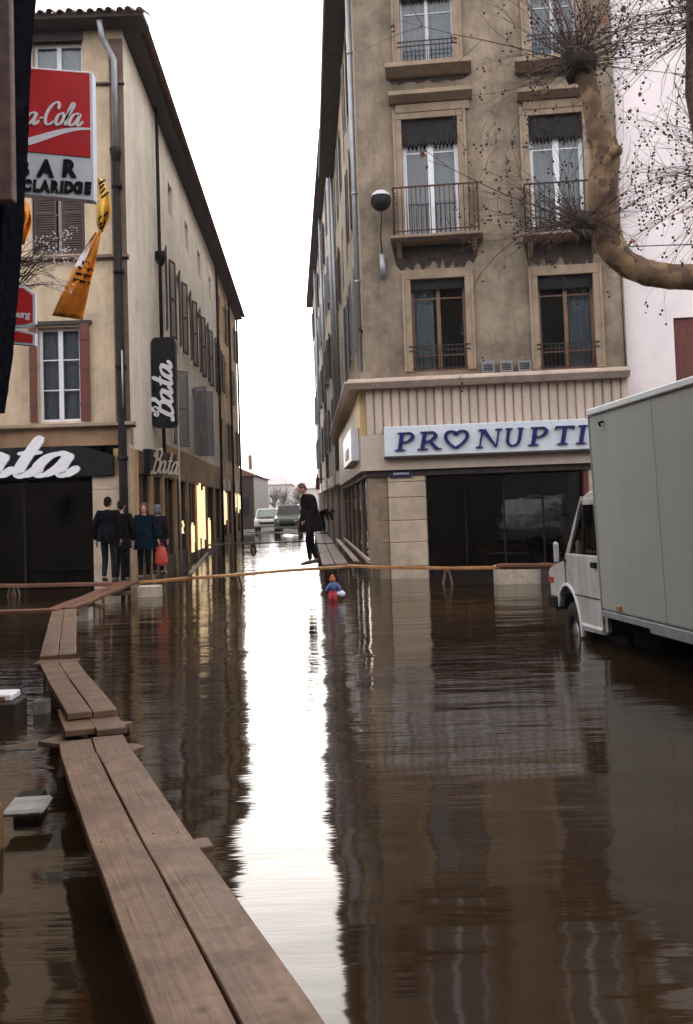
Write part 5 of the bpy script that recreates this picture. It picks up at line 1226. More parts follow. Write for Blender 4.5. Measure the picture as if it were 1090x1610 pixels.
# man on the board in the middle of the street mouth, side on, walking left, stooping a little
person('man in long dark coat stepping along the orange board against the bright street', fp(491, 888, .45), R(-72), 1.78,
       dict(chest=(0,-.04,1.30), neck=(0,-.10,1.47), head=(0,-.17,1.60), shL=(.17,-.05,1.40), shR=(-.17,-.05,1.40), elL=(.2,.03,1.13), elR=(-.2,.05,1.14), wrL=(.18,-.14,.95), wrR=(-.18,-.10,.93), haL=(.15,-.2,.9), haR=(-.15,-.17,.87),
            knL=(.09,-.10,.51), anL=(.09,-.06,.10), toL=(.10,-.22,.03), knR=(-.09,.02,.5), anR=(-.09,.12,.11), toR=(-.10,-.04,.03)), 'cloth_brown', 'cloth_black', 'hair_brown', .55, bulk=1.55)
# bending person far up the right-hand walkway
pf = Vector((XR(45)+.1, 45, .46))
person('person in black bending over far along the walkway at the right side of the street', pf, R(60), 1.7,
       dict(pelvis=(0,.18,.86), waist=(0,.06,.98), chest=(0,-.18,1.08), neck=(0,-.36,1.1), head=(0,-.48,1.06), shL=(.17,-.28,1.05), shR=(-.17,-.28,1.05), elL=(.2,-.34,.8), elR=(-.2,-.34,.8), wrL=(.15,-.42,.6), wrR=(-.15,-.42,.6), haL=(.12,-.45,.53), haR=(-.12,-.45,.53),
            hiL=(.09,.16,.84), hiR=(-.09,.16,.84), knL=(.1,0,.48), knR=(-.1,.02,.48)), 'cloth_black', 'cloth_black', 'hair_dark', .3, bulk=1.2, scarf='bag_white')
# doll-like bright figure by the board end
dl = thing('toy_figure', 'small toy figure with orange head and blue body below the orange board', 'toy', tuple(at(524, 944, .0)))
o = dl.location
mat('toy_orange', (.45,.1,.03), .8); mat('toy_blue', (.06,.09,.25), .6); mat('toy_red', (.3,.02,.03), .8); mat('toy_white', (.6,.65,.75), .5)
MB().ell((0,0,.50), (.075,.07,.075)).ell((0,0,.57), (.05,.05,.05)).build('head', M['toy_orange'], dl)
MB().ell((.02,0,.32), (.12,.09,.14)).tube([(-.05,-.03,.4),(-.14,-.06,.3),(-.16,-.1,.22)], .035, 8).tube([(.1,-.03,.4),(.18,-.06,.3),(.15,-.1,.22)], .035, 8).build('torso', M['toy_blue'], dl)
MB().tube([(-.03,0,.2),(-.06,-.12,.12),(-.05,-.14,-.05)], [.07,.06,.05], 8).tube([(.05,0,.2),(.05,-.12,.13),(.05,-.14,-.05)], [.07,.06,.05], 8).build('trousers', M['toy_red'], dl)
MB().ell((.19,-.06,.16), (.11,.08,.085)).build('bundle', M['toy_white'], dl)
dl.scale = (.75,.75,.75)

# ------------------------------------------------------------------ VAN with box body
VD = Vector((-170/1565, 1, 0)).normalized(); va = math.atan2(VD.y, VD.x)
vo = atd(932, 800, 11.3); vo.z = 0
VF_ = Frame(vo, math.degrees(va)-180)     # x points backwards (towards the viewer), y points right into the van
if VF_.n.x < 0: VF_ = Frame(vo, math.degrees(va))
VX = 1 if VF_.x.y < 0 else -1
van = thing('box_van', 'cream box van with tall grey green cargo body standing hub deep in the flood', 'van', (vo.x, vo.y, -.3))
def vuv(px, py): u, z = VF_.uv(px, py); return u, z
def vpart(mb, name, m, bevel=0, parent=None, label=None):
    if parent is not None: o = mb.build(name, M[m], parent, Matrix.Identity(4), bevel)
    else: o = mb.build(name, M[m], van, rel(van, VF_.M), bevel)
    if label: o['label'] = label
    return o
WV = 2.15; mat('toy_orange_lens', (.5,.2,.03), .3)
ztb = vuv(931, 647)[1]; zbb = vuv(931, 954)[1]
u_step = vuv(1015, 978)[0]
vpart(MB().box(0, 5.2, 0, WV, zbb+.02, ztb), 'cargo_box', 'van_box', .02)
vpart(MB().box(-.01, 5.21, -.025, WV+.02, ztb+.001, ztb+.075), 'roof_rail', 'rail_white', .012)
vpart(MB().box(-.012, .0, -.012, .03, zbb+.02, ztb), 'corner_rail', 'van_box', .004)
vpart(MB().box(.0, u_step, -.015, .05, zbb-.05, zbb+.018), 'bottom_rail', 'zinc', .004)
vpart(MB().box(u_step+.005, 5.2, -.02, .05, zbb-.09, zbb+.018), 'bottom_rail', 'zinc', .004)
vpart(MB().box(-.15, 5.1, .35, WV-.35, zbb-.22, zbb-.0), 'chassis', 'van_dark', .01)
vpart(MB().box(.1, 5.1, WV-.12, WV-.06, -.12, zbb-.0), 'skirt_blocker', 'van_dark', .01)  # added on the unseen far side to hide bright water under the van
vpart(MB().box(-1.25, -.1, .32, WV-.3, -.2, .42), 'underbody_blocker', 'van_dark', .02)  # unseen box added to block the white wall's reflection under the cab
vpart(MB().box(.2, 1.0, .25, .6, zbb-.38, zbb-.06), 'fuel_tank', 'cloth_black', .03)
ml = vuv(948, 661); vpart(MB().tube([(ml[0]-.05,-.02,ml[1]-.02),(ml[0],-.05,ml[1]+.015),(ml[0]+.05,-.02,ml[1]+.02)], .014, 6), 'marker_hook', 'near_black')
def U(px, py): return vuv(px-11, py)
# cab side profile, traced on the van's side plane, extruded across the width
prof = [U(945,765), U(921,768), U(913,775), (U(906,800)), U(893,850), U(888,874), U(878,879), U(866,886), U(864,893), U(866,905)]
uarch = U(895, 965)[0]; wz = .08; ra = .44
n0 = prof[-1]; low = .30
sill_z = U(930, 990)[1]
arc = []
for i in range(13):
    a = math.pi*(1-i/12.0); arc.append((uarch-ra*math.cos(a)*(-1) if False else uarch+ra*math.cos(a), wz+.0+ra*1.12*math.sin(a)*1.18))
cabp = prof + [(n0[0]+.02, .36), (uarch-ra+.02, .36)] + [p for p in arc if p[1] > .36 or p[0] > uarch] + [(uarch+ra, low-.05), (uarch+ra+.05, sill_z), (-.06, sill_z+.02), (-.06, prof[0][1])]
# upper part above the belt is narrower and glazed: build body up to the belt, then pillars
belt = U(910, 866)[1]
def clip(poly, z, above):
    out = []
    for i in range(len(poly)):
        a, b_ = poly[i], poly[(i+1) % len(poly)]; ia = (a[1] >= z) == above; ib = (b_[1] >= z) == above
        if ia: out.append(a)
        if ia != ib: t = (z-a[1])/(b_[1]-a[1]); out.append((a[0]+(b_[0]-a[0])*t, z))
    return out
lower = clip(cabp, belt, False)
vpart(MB().prism(lower, .03, .09, 'y'), 'cab_side', 'van_white', .012); vpart(MB().prism(lower, WV-.14, WV-.08, 'y'), 'cab_side', 'van_white', .012)
nose = [p for p in lower if p[0] < uarch-ra+.12 and p[1] > low-.2]
fr_ = [U(888,874), U(878,879), U(866,886), U(864,893), U(866,905), (n0[0]+.02, low)]
vs = [(x+0, y, z) for y in (.09, WV-.14) for x, z in fr_]; n = len(fr_)
vpart(MB().add(vs, [(i, i+1, n+i+1, n+i) for i in range(n-1)]), 'bonnet', 'van_white')
# arch flare
fl = MB(); pts_ = [(uarch+(ra+.02)*math.cos(math.pi*.74*(1-i/16)), wz+(ra+.02)*1.3*math.sin(math.pi*.74*(1-i/16))) for i in range(17)]
fl.ribbon(pts_, [.032]*17, .01, .05); vpart(fl, 'wheel_arch', 'rail_white', .004)
# upper frame: roof, pillars (left and right), windscreen
ru = [U(945,765), U(921,768), U(913,775)]; roof_z = ru[0][1]
vpart(MB().prism([(-.06, roof_z), ru[1], ru[2], (ru[2][0]+.02, ru[2][1]-.07), (-.06, roof_z-.10)], .08, WV-.13, 'y'), 'cab_roof', 'van_white', .015)
q1, q2 = U(913,775), U(888,874)
for y0 in (.05, WV-.13):
    o_ = MB().prism([q1, (q1[0]+.04, q1[1]), (U(894.5,872)[0], belt), (U(889,872)[0], belt)], y0, y0+.05, 'y')
    vpart(o_, 'windscreen_pillar', 'van_white', .006)
    b1, b2 = U(917,785)[0], U(914,866)[0]
    vpart(MB().prism([(b1-.02, roof_z-.1), (b1+.03, roof_z-.1), (b2+.03, belt), (b2-.02, belt)], y0, y0+.04, 'y'), 'door_pillar', 'near_black', .004)
    vpart(MB().prism([(q1[0]+.02, roof_z-.09), (-.06, roof_z-.09), (-.06, roof_z-.16), (q1[0]+.04, roof_z-.16)], y0, y0+.045, 'y'), 'window_head', 'van_white', .004)
    vpart(MB().prism([(q1[0]+.05, roof_z-.16), (b1-.02, roof_z-.16), (b2-.02, belt), (U(894,872)[0], belt)], y0+.02, y0+.026, 'y'), 'quarter_window', 'shop_pane')
    vpart(MB().prism([(b1+.03, roof_z-.16), (-.06, roof_z-.16), (-.06, belt), (b2+.03, belt)], y0+.02, y0+.026, 'y'), 'door_window', 'pane')
    vpart(MB().box(-.14, -.0, y0, y0+.05, sill_z+.05, roof_z-.02), 'rear_pillar', 'van_white', .006)
vpart(MB().add([(q1[0],.1,q1[1]),(q1[0],WV-.14,q1[1]),(q2[0],WV-.14,q2[1]),(q2[0],.1,q2[1])], [(0,1,2,3)]), 'windscreen', 'shop_pane')
vpart(MB().box(-.13, -.07, .1, WV-.14, sill_z, 1.15), 'cab_back', 'van_dark')
vpart(MB().box(q2[0]+.15, -.14, .1, WV-.14, .3, .36), 'cab_floor', 'van_dark')
# mirror, handle, door lines, trim stripe, bumper, lights
mr_ = U(889, 862); vpart(MB().prism([(mr_[0]-.05,mr_[1]-.12),(mr_[0]+.04,mr_[1]-.12),(mr_[0]+.05,mr_[1]+.13),(mr_[0]-.03,mr_[1]+.14)], -.10, -.05, 'y'), 'mirror', 'van_white', .015)
vpart(MB().tube([(mr_[0],-.07,mr_[1]-.05),(mr_[0]+.05,.04,mr_[1]-.12)], .012, 6), 'mirror_arm', 'near_black')
hd = U(937, 883); vpart(MB().box(hd[0]-.09, hd[0]+.05, -.005, .03, hd[1]-.035, hd[1]+.03), 'door_handle', 'near_black', .006)
d0 = U(890, 900); d1 = U(893, 935)
dl_ = MB().box(U(890,890)[0], U(890,890)[0]+.012, .026, .03, d1[1], belt-.02); dl_.box(U(890,890)[0], -.06, .026, .03, U(920,932)[1]-.006, U(920,932)[1]+.006); dl_.box(-.075, -.063, .026, .03, sill_z+.03, belt)
for i_, mbx in enumerate([(U(890,890)[0], U(890,890)[0]+.012, d1[1], belt-.02), (U(890,890)[0]+.014, -.08, U(920,932)[1]-.006, U(920,932)[1]+.006), (-.075, -.063, sill_z+.03, belt)]):
    vpart(MB().box(mbx[0], mbx[1], .024, .03, mbx[2], mbx[3]), 'door_gap', 'near_black')
vpart(MB().box(uarch+ra+.06, -.08, .01, .03, sill_z+.06, sill_z+.09), 'sill_trim', 'rail_white', .003)
vpart(MB().box(n0[0]-.04, n0[0]+.5-.22, .0, WV-.06, .34, .50), 'bumper', 'van_dark', .02)
vpart(MB().box(n0[0]-.005, n0[0]+.16, .015, .03, n0[1]-.02, n0[1]+.05), 'indicator', 'lamp_red')
for y_ in (.22, WV-.4): vpart(MB().box(U(865,893)[0]-.02, U(865,893)[0]+.02, y_, y_+.2, n0[1]-.0, n0[1]+.16), 'headlight', 'lamp_clear', .01)
lampz = zbb+.06
for u_ in (.5, 2.4, 4.4): vpart(MB().box(u_, u_+.09, -.03, -.001, lampz, lampz+.05), 'side_marker', 'toy_orange_lens', .004)
for u_ in (1.72, 3.44): vpart(MB().box(u_, u_+.012, -.003, .0, zbb+.02, ztb), 'panel_seam', 'zinc')
rv = MB()
for i_ in range(60):
    for z_ in (ztb-.03, zbb+.045): rv.box(.04+i_*.085, .052+i_*.085, -.005, .0, z_, z_+.012)
vpart(rv, 'rivets', 'zinc')['kind'] = 'stuff'
# steering wheel, seats
sw = U(930, 838); st_ = MB(); cs_ = [(sw[0]+.02+.19*math.cos(a)*.45, .55+.19*math.sin(a), sw[1]-.02+.19*math.cos(a)*.9) for a in [i*math.pi/9 for i in range(19)]]
st_.tube(cs_, .014, 6); st_.tube([cs_[0], cs_[9]], .01, 5); st_.tube([(sw[0]+.02,.55,sw[1]-.02),(sw[0]-.3,.55,sw[1]-.35)], .02, 6); vpart(st_, 'steering_wheel', 'near_black')
for y_ in (.32, 1.3): vpart(MB().box(-.5, -.18, y_, y_+.5, .5, .78).box(-.24, -.15, y_+.02, y_+.48, .78, 1.35), 'seat', 'van_dark', .03)
# wheels
def wheel(u, y0):
    n = 24; tw = .19; mbw = MB(); prof_ = [(.19,0),(.34,0),(.385,.03),(.39,.06),(.39,tw-.06),(.385,tw-.03),(.34,tw),(.19,tw)]
    V_ = [(r_*math.cos(2*math.pi*j/n), y, r_*math.sin(2*math.pi*j/n)) for r_, y in prof_ for j in range(n)]; k_ = len(prof_)
    mbw.add(V_, [(i*n+j, i*n+(j+1) % n, ((i+1) % k_)*n+(j+1) % n, ((i+1) % k_)*n+j) for i in range(k_) for j in range(n)], True)
    w_ = mbw.build('wheel', M['rubber'], van, rel(van, VF_.M @ Matrix.Translation((u, y0, wz))))
    MB().lathe([(.19,.06),(.185,.04),(.12,.05),(.1,.02),(.05,.015)], (0,0,0), 18).build('rim', M['hubcap'], w_, Matrix.Rotation(R(-90), 4, 'X') @ Matrix.Translation((0,0,0)))
    hb_ = MB().lathe([(.185,.05),(.12,.06),(.11,.03),(.06,.01),(.0,.005)], (0,0,0), 18)
    return w_
for u in (uarch, 3.5):
    for y0 in (.08, WV-.32): wheel(u, y0)

van.matrix_basis = Matrix.Translation(Vector((vo.x+.075, vo.y, -.34))) @ Matrix.Rotation(R(-1.2), 4, VD) @ Matrix.Rotation(R(-.7), 4, Vector((VD.y, -VD.x, 0)))   # one side stands on the kerb
# ------------------------------------------------------------------ FAR END: cars, houses, trees
FW = Frame((0,0), 0)
def small_car(px, py, D, w, h, m, label, boxy=False):
    p = atd(px, py, D); t = thing('parked_car', label, 'car', (p.x, D, 0.0), 0, 'cars parked at the end of the street')
    L_ = 3.8; zb = .14
    sec = [(-.5,.2),(-.5,.62),(-.44,.78),(.44,.78),(.5,.62),(.5,.2)]
    mb = MB(); pr_ = [(0,.25),(0,.62),(.05,.74),(.9,.88),(L_-.5,.9),(L_,.8),(L_,.25)]
    mb.prism([(y, z*h/1.4) for y, z in pr_], -w/2, w/2, 'x'); mb.build('body', M[m], t, Matrix.Translation((0,0,zb)), .05)
    c = MB(); top = h; y0, y1 = (.15, .35) if boxy else (.9, 1.4)
    vs = [(-w*.46,y0,.86*h/1.4),(w*.46,y0,.86*h/1.4),(w*.46,L_-.2,.86*h/1.4),(-w*.46,L_-.2,.86*h/1.4),(-w*.38,y1,top),(w*.38,y1,top),(w*.38,L_-.7,top),(-w*.38,L_-.7,top)]
    c.add(vs, BOXF); cb__ = c.build('cabin', M[m], t, Matrix.Translation((0,0,zb)), .05)
    a, b_ = Vector(vs[0]), Vector(vs[1]); cc, dd = Vector(vs[5]), Vector(vs[4]); o_ = Vector((0,-.012,0))
    def qd(s0, s1, t0, t1): return [a.lerp(b_, s0).lerp(dd.lerp(cc, s0), t0)+o_, a.lerp(b_, s1).lerp(dd.lerp(cc, s1), t0)+o_, a.lerp(b_, s1).lerp(dd.lerp(cc, s1), t1)+o_, a.lerp(b_, s0).lerp(dd.lerp(cc, s0), t1)+o_]
    MB().add(qd(.06,.94,.12,.86), [(0,1,2,3)]).build('windscreen', M['shop_pane'] if not boxy else M['car_blue'], t, Matrix.Translation((0,0,zb)))
    for s_ in (-1, 1):
        MB().ell((s_*w*.33,-.01,.58*h/1.4), (.1,.05,.1)).build('headlight', M['lamp_clear'], t, Matrix.Translation((0,0,zb)))
        for y in (.75, L_-.75):
            wl_ = MB(); n = 14; V_ = [(x, y+.29*math.cos(2*math.pi*j/n), .29+.29*math.sin(2*math.pi*j/n)) for x in (s_*w*.5, s_*w*.5-s_*.17) for j in range(n)]
            wl_.add(V_, [(j, (j+1) % n, n+(j+1) % n, n+j) for j in range(n)]+[list(range(n)), list(range(n, 2*n))]).build('wheel', M['rubber'], t, Matrix.Translation((0,0,zb-.14)))
    MB().box(-w*.5, w*.5, -.06, .0, .3, .42).build('bumper', M['zinc'], t, Matrix.Translation((0,0,zb)), .02)
    MB().box(-w*.28, w*.28, -.012, -.001, .46, .62).build('grille', M['near_black'], t, Matrix.Translation((0,0,zb)))
    return t
small_car(420, 825, 68, 1.75, 1.55, 'car_white', 'white car with pale blue windscreen parked left of the dark green one', True)
small_car(452, 836, 60, 1.6, 1.75, 'car_green', 'old dark grey green car with tall cabin at the end of the street')
small_car(386+8, 826, 84, 1.7, 1.45, 'car_white', 'small pale car partly hidden by the left house at the end of the street')
small_car(476, 826, 74, 1.7, 1.45, 'car_blue', 'pale car seen behind the man at the end of the street')
# left low house beyond the run
lh = thing('low_house', 'low dark house with reddish tiled roof just beyond the left end of the street', 'building', (-8.7, 80, 0)); 
p0 = atd(381, 790, 78); p1 = atd(400, 790, 78); zt = atd(395, 748, 78).z
part(MB().box(p0.x-8, p1.x, 78, 92, 0, zt), 'wall', 'dark_brown', lh, FW); part(MB().prism([(p0.x-8.3, zt), (p1.x+.3, zt), (p1.x-2, zt+1.0), (p0.x-6, zt+1.0)], 77.7, 92.3, 'y'), 'roof', 'roof_tile', lh, FW)
part(MB().box(p1.x-.5, p1.x-.2, 79, 79.4, zt+.5, zt+1.7), 'chimney', 'dark_stone', lh, FW)
for i in range(3): part(MB().box(p1.x-1.2-i*1.6, p1.x-.4-i*1.6, 77.95, 78.0, 1.2, 2.6), 'window', 'near_black', lh, FW)
# far houses
def far_house(xa, xb, ye, yr, D, label, m='far_wall', rm='far_roof', dp=14, hip=True):
    a, b_ = atd(xa, 790, D), atd(xb, 790, D); ze_ = atd((xa+xb)/2, ye, D).z; zr = atd((xa+xb)/2, yr, D).z
    t = thing('far_house', label, 'building', ((a.x+b_.x)/2, D, 0), group='houses across the far square')
    part(MB().box(a.x, b_.x, D, D+dp, 0, ze_), 'wall', m, t, FW)
    w_ = b_.x-a.x; i_ = w_*.3 if hip else .1
    part(MB().add([(a.x-.3,D-.3,ze_),(b_.x+.3,D-.3,ze_),(b_.x+.3,D+dp+.3,ze_),(a.x-.3,D+dp+.3,ze_),(a.x+i_,D+dp/2,zr),(b_.x-i_,D+dp/2,zr)], [(0,1,5,4),(1,2,5),(2,3,4,5),(3,0,4),(0,3,2,1)]), 'roof', rm, t, FW)
    n = max(2, int(w_/2.6)); fl_n = max(1, int(ze_/3.2))
    for i in range(n):
        for f_ in range(fl_n):
            u = a.x+w_*(i+.5)/n; part(MB().box(u-.45, u+.45, D-.06, D-.005, .9+f_*3.1, 2.5+f_*3.1), 'window', 'grey_shutter', t, FW)
far_house(404, 456, 762, 745, 150, 'pale washed out house with hipped roof at the far end, left of centre')
far_house(458, 500, 768, 755, 165, 'pale low house at the far end, seen right behind the man in the coat')
far_house(330, 403, 770, 752, 175, 'pale house far away, mostly hidden behind the left street houses')
far_house(500, 640, 760, 745, 180, 'pale house far away, mostly hidden behind the right street houses')
far_house(-200, 320, 765, 745, 190, 'long pale house hidden behind the left houses')
# bare far trees
for i, (x_, D, h_) in enumerate(((412, 128, 5.2), (432, 122, 5.0), (448, 126, 4.6), (470, 130, 5.0), (395, 100, 4.6))):
    p = atd(x_, 810, D); t = thing('bare_tree', ['leftmost pale bare tree in front of the far houses', 'pale bare tree before the middle of the hipped far house', 'pale bare tree left of the man at the end of the street', 'pale bare tree behind the man at the end of the street', 'dark bare tree beside the low reddish house'][i], 'tree', (p.x, D, .1), group='bare trees at the far end')
    tw = MB(); rr = random.Random(i+40)
    for k_ in range(46):
        a = rr.uniform(0, 6.28); e = rr.uniform(.3, 1.4); L_ = rr.uniform(1, 2.6); b0_ = Vector((0,0,rr.uniform(1.6,2.8))); b1_ = b0_+Vector((math.cos(a)*math.cos(e), math.sin(a)*math.cos(e), math.sin(e)))*L_*.6; b2_ = b1_+Vector((rr.uniform(-.5,.5), rr.uniform(-.5,.5), rr.uniform(.2,1)))
        tw.tube([b0_, b1_, b2_], [.06,.04,.02], 4)
    MB().tube([(0,0,-.1),(0,0,1.5),(.1,0,2.9)], [.22,.18,.1], 8).build('trunk', M['far_tree'], t); c_ = tw.build('crown', M['far_tree'], t)
# hanging lantern sign on the right wall
p = atd(500, 760, 58); hs_ = thing('hanging_sign', 'small dark red hanging sign with orange top high on the right side of the street', 'sign', (p.x, 58, p.z))
a = atd(496.5, 770, 58); b_ = atd(502.5, 751, 58)
part(MB().box(a.x, b_.x, 58, 58.2, a.z, b_.z), 'box', 'red_shutter', hs_, FW, .02); part(MB().prism([(a.x+.05, b_.z+.002), (b_.x-.05, b_.z+.002), ((a.x+b_.x)/2, b_.z+.3)], 58.03, 58.17, 'y'), 'top', 'toy_orange', hs_, FW)
part(MB().box(b_.x, b_.x+.6, 58.08, 58.12, b_.z-.1, b_.z-.05), 'bracket', 'iron', hs_, FW)
tag(MB().add([(-500,420,-1),(500,420,-1),(500,1500,-1),(-500,1500,-1),(-500,900,12),(500,900,12)], [(0,1,5,4),(4,5,2,3)]).build('hills', M['far_roof']), kind='structure')

# ------------------------------------------------------------------ PLANE TREE
D = 14.0
tr_ = thing('plane_tree', 'pollarded plane tree with mottled bark, dark knuckles and twigs hung with seed balls', 'tree', tuple(atd(1330, 1000, D).xy)+(-.3,))
def tp_(x, y, dd=0): return atd(x, y, D+dd)
tk = [(1330,1050,.0,.42),(1318,850,0,.36),(1290,640,0,.30),(1215,500,0,.23),(1150,452,0,.195),(1090,437,0,.185),(1045,434,0,.18),(1010,426,0,.19),(982,412,0,.18),(962,388,-.02,.19),(951,350,-.04,.20),(947,305,-.06,.205),(952,262,-.06,.20),(949,228,-.06,.19),(938,190,-.06,.165),(929,150,-.06,.13),(920,115,-.05,.14)]
P = spline([(*tp_(x, y, d_), r_) for x, y, d_, r_ in tk], 5)
rr = random.Random(3); tm = MB(); n = 16; pts = [Vector(p[:3]) for p in P]; rads = [p[3] for p in P]
tm.tube(pts, rads, n)
for i, v in enumerate(tm.v):
    c = pts[i//n]; d_ = Vector(v)-c; nz_ = noise.noise(Vector(v)*3.2)*.16+noise.noise(Vector(v)*9)*.07; tm.v[i] = tuple(c+d_*(1+nz_))
part(tm, 'trunk', M['bark'], tr_, FW)
def knob(c, r, name='knuckle', seed=0, m='brown_black'):
    mb = MB(); mb.ell(c, r, 22, 16); mb.v = [tuple(c+(Vector(v)-c)*(1+.38*noise.noise(Vector(v)*7+Vector((seed,0,0)))+.2*noise.noise(Vector(v)*18))) for v in mb.v]
    return part(mb, name, m, tr_, FW)
mat('knuckle_bark', (.03,.02,.018), .95, var=.4, scale=18, bump=.8, bscale=30)
K1, K2 = tp_(908, 98, -.05), tp_(915, 350, -.15)
knob(K1, .25, seed=1, m='knuckle_bark'); knob(K1+Vector((.1,-.06,-.05)), .17, seed=2, m='knuckle_bark'); knob(K2, .17, seed=3, m='knuckle_bark'); knob(K2+Vector((.02,-.02,-.17)), .11, seed=5, m='knuckle_bark')
sb = MB().tube([tp_(955,245,-.1), tp_(968,237,-.28), tp_(975,236,-.33)], [.10,.085,.07], 12); part(sb, 'sawn_stub', 'flag_yellow' if False else M['bark'], tr_, FW)
part(MB().tube([K2, tp_(932,345,-.08), tp_(948,340,-.05)], [.1,.1,.12], 10), 'branch', M['bark'], tr_, FW)
part(MB().tube([tp_(1083,-80,.6), tp_(1085,30,.5), tp_(1084,150,.4), tp_(1120,330,.3), tp_(1180,470,.1)], [.05,.06,.065,.08,.1], 8), 'branch', M['twig'], tr_, FW)
K3, K4, K5 = tp_(1150,20,.3), tp_(1185,260,.2), tp_(1160,-120,.1)
for i, k_ in enumerate((K3, K4)): knob(k_, .2, seed=9+i, m='knuckle_bark')
part(MB().tube([K3, tp_(1200,150,.3), tp_(1230,400,.1), tp_(1240,520,0)], [.1,.1,.12,.14], 8), 'branch', M['bark'], tr_, FW); part(MB().tube([K4, tp_(1225,380,.1)], [.1,.12], 8), 'branch', M['bark'], tr_, FW)
part(MB().tube([K5, tp_(1190,10,.2), tp_(1200,150,.3)], [.08,.09,.1], 8), 'branch', M['bark'], tr_, FW)
twg = MB(); sd = MB(); lv = MB(); main_n = 0
def twig(c, ang, el, L_, r0, balls=3, depth=0):
    """long whippy shoot from a knuckle: ang in the picture-parallel plane, el towards or away from the viewer"""
    d = Vector((math.cos(ang)*math.cos(el), math.sin(el), math.sin(ang)*math.cos(el))); P_ = [c+d*.1]; seg = 6; dd = d.copy(); wob = Vector((rr.uniform(-1,1), rr.uniform(-1,1), rr.uniform(-1,1)))*.22
    for i in range(seg):
        dd = (dd+wob+Vector((rr.uniform(-.07,.07), rr.uniform(-.07,.07), rr.uniform(-.07,.07)))+Vector((0,0,.03))).normalized(); P_.append(P_[-1]+dd*L_/seg)
    twg.tube(P_, [r0*(1-.8*i/seg) for i in range(seg+1)], 4, cap=False)
    if depth < 1:
        for _ in range(rr.choice((2,3,4,4))):
            i = rr.randint(1, seg-1); s_ = P_[i]; t = (P_[i+1]-P_[i]).normalized(); q = (t+Vector((rr.uniform(-.7,.7), rr.uniform(-.6,.6), rr.uniform(-.7,.7)))).normalized()
            P2 = [s_, s_+q*L_*.12, s_+q*L_*.24+Vector((0,0,-.03)), s_+q*L_*.34+Vector((0,0,rr.uniform(-.1,.05)))]; twg.tube(P2, [r0*.5, r0*.4, r0*.3, r0*.15], 3, cap=False)
            if rr.random() < .5: drop(P2[-1])
    for _ in range(balls):
        drop(P_[rr.randint(2, seg)])
def drop(p):
    """seed balls hang on threads in ones, twos and threes"""
    L_ = rr.uniform(.03,.13); q = p+Vector((rr.uniform(-.02,.02), rr.uniform(-.02,.02), -L_)); twg.tube([p, q], .0022, 3, cap=False)
    for j in range(rr.choice((1,1,2,2,3))):
        sd.ell(q+Vector((rr.uniform(-.03,.03), rr.uniform(-.03,.03), -j*rr.uniform(.03,.07))), rr.uniform(.011,.022), 6, 4)
for _ in range(80): 
    a = rr.uniform(-.65, math.pi+.55); twig(K1, a, rr.uniform(-.9,.9), .6+2.3*rr.random()**1.6, rr.uniform(.006,.012), rr.choice((0,1,1,2)))
for _ in range(60):
    a = rr.choice((rr.uniform(2.2, 3.6), rr.uniform(1.2, 3.6), rr.uniform(-.3,.8))); twig(K2, a, rr.uniform(-.7,.7), rr.uniform(.5, 1.7), rr.uniform(.005,.009), rr.choice((0,1,2)))
for K_, r_k, n_k in ((K1, .24, 60), (K2, .15, 30), (K3, .2, 40), (K4, .2, 40)):
    for _ in range(n_k):
        d = Vector((rr.gauss(0,1), rr.gauss(0,1), rr.gauss(.3,1))).normalized(); a_ = K_+d*r_k*.8; L_ = rr.uniform(.1,.45)
        twg.tube([a_, a_+d*L_*.5+Vector((0,0,.02)), a_+d*L_+Vector((rr.uniform(-.05,.05),0,.05))], [.010,.006,.003], 4, cap=False)
twig(K2, 2.75, 0, 2.6, .014, 4); twig(K2, 3.02, .1, 2.5, .01, 3); twig(K1, 1.72, 0, 1.8, .02, 2); twig(K1, 3.0, -.2, 2.7, .012, 5); twig(K1, 2.35, -.2, 2.6, .012, 5); twig(K1, .75, 0, 2.4, .014, 3)
for _ in range(85): a = rr.uniform(math.pi-.85, math.pi+.75); twig(K3, a, rr.uniform(-.6,.6), rr.uniform(1.2, 2.9), rr.uniform(.005,.010), rr.choice((1,2,2)))
for _ in range(85): a = rr.uniform(math.pi-.75, math.pi+1.05); twig(K4, a, rr.uniform(-.6,.6), rr.uniform(1.0, 2.5), rr.uniform(.005,.009), rr.choice((1,2,3)))
for _ in range(30): a = rr.uniform(math.pi-.2, math.pi+.9); twig(K5, a, rr.uniform(-.5,.5), rr.uniform(1.5, 3.6), rr.uniform(.006,.010), 2)
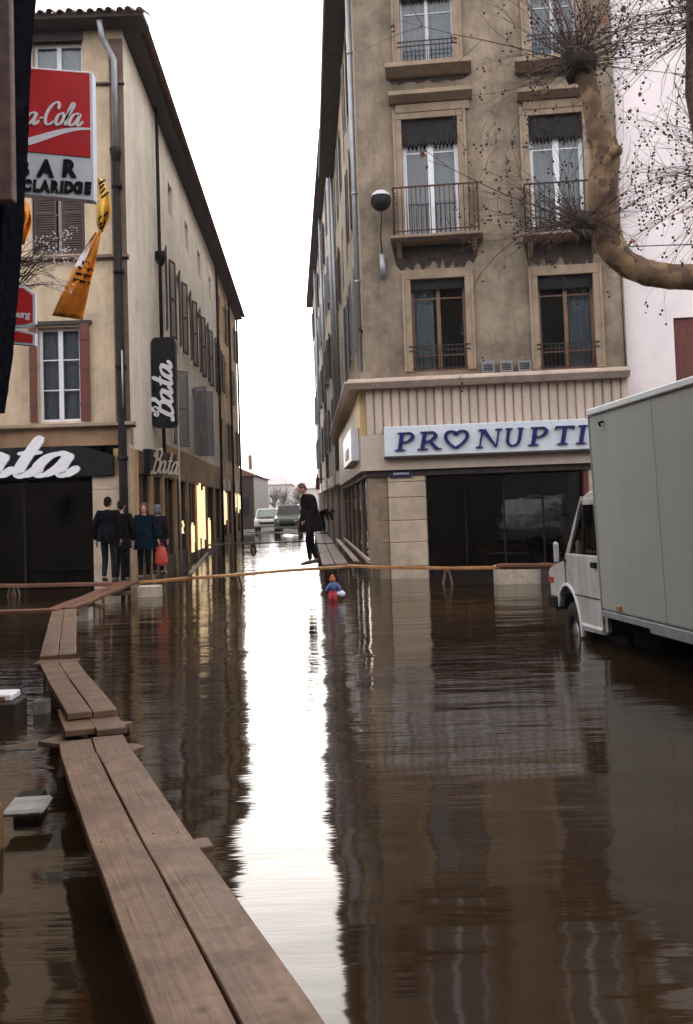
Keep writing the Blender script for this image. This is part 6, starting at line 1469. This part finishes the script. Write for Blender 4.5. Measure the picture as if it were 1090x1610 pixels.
# loose sprays of seed balls, mostly against the pale wall
for _ in range(80):
    p = tp_(rr.uniform(700, 1090), abs(rr.gauss(0, 1))*190+rr.uniform(0, 200), rr.uniform(-.8,.8))
    if p.z < atd(1000, 640, D).z: continue
    q = p+Vector((rr.uniform(-.25,.25), rr.uniform(-.2,.2), rr.uniform(.1,.35))); twg.tube([q, q.lerp(p,.5)+Vector((rr.uniform(-.05,.05),0,0)), p], [.005,.004,.002], 3, cap=False); drop(p); 
    if rr.random() < .5: drop(q.lerp(p, .5))
part(twg, 'twigs', 'twig', tr_, FW, kind='stuff'); part(sd, 'seed_balls', 'seed', tr_, FW, kind='stuff')
lm_ = MB()
for i in range(5):
    pass
leafv = [(-.0,0,0),(.03,.004,.03),(.07,.0,.02),(.055,.008,.055),(.07,.0,.1),(.03,.01,.09),(0,.0,.13),(-.03,.01,.09),(-.07,0,.1),(-.055,.008,.055),(-.07,0,.02),(-.03,.004,.03)]
lfm = MB().add(leafv+[(0,.02,.06)], [(i, (i+1) % 12, 12) for i in range(12)]).mesh('leaf', M['dry_leaf'])
for x_, y_ in ((947,28),(952,38),(1003,150),(988,172),(768,112),(925,352),(668,240),(1070,330),(985,15),(1000,380),(1062,310),(742,60),(855,140)):
    linkobj('leaf', lfm, tr_, rel(tr_, Matrix.Translation(tp_(x_, y_, rr.uniform(-.3,.3))) @ Matrix.Rotation(rr.uniform(0,6.28), 4, 'Y') @ Matrix.Rotation(rr.uniform(-.8,.8), 4, 'Z') @ Matrix.Scale(rr.uniform(.5,.75), 4)))

# ------------------------------------------------------------------ the near side of the square, behind the viewer
mat('square_brown', (.08,.055,.045), .9, streak=.4)
sq = thing('square_house', 'long brown terrace closing the near side of the square behind the viewer', 'building', (0, -17, 0))
part(MB().box(-42, 40, -26, -17, -.3, 15), 'wall', 'square_brown', sq, FW); part(MB().box(-42.4, 40.4, -26.4, -16.5, 15, 15.3), 'roof', 'dark_eave', sq, FW)
wm_ = MB().box(-.55, .55, 0, .05, 0, 2.0).mesh('window', M['near_black'])
for i in range(20):
    for z in (1, 4.6, 8, 11.4): linkobj('window', wm_, sq, rel(sq, Matrix.Translation((-38+i*4, -16.99, z))))

# ------------------------------------------------------------------ haze over the flooded street
hz = MB().box(-60, 60, -30, 215, -1.3, 30).mesh('haze', M['water']); hz.materials.clear()
hm = bpy.data.materials.new('haze'); hm.use_nodes = True; HN = hm.node_tree.nodes; HN.remove(HN['Principled BSDF']); pv = HN.new('ShaderNodeVolumePrincipled')
pv.inputs['Color'].default_value = (.93,.95,1,1); pv.inputs['Density'].default_value = .0004; pv.inputs['Anisotropy'].default_value = .3
hm.node_tree.links.new(pv.outputs[0], HN['Material Output'].inputs['Volume']); hz.materials.append(hm); tag(linkobj('haze', hz), kind='stuff')
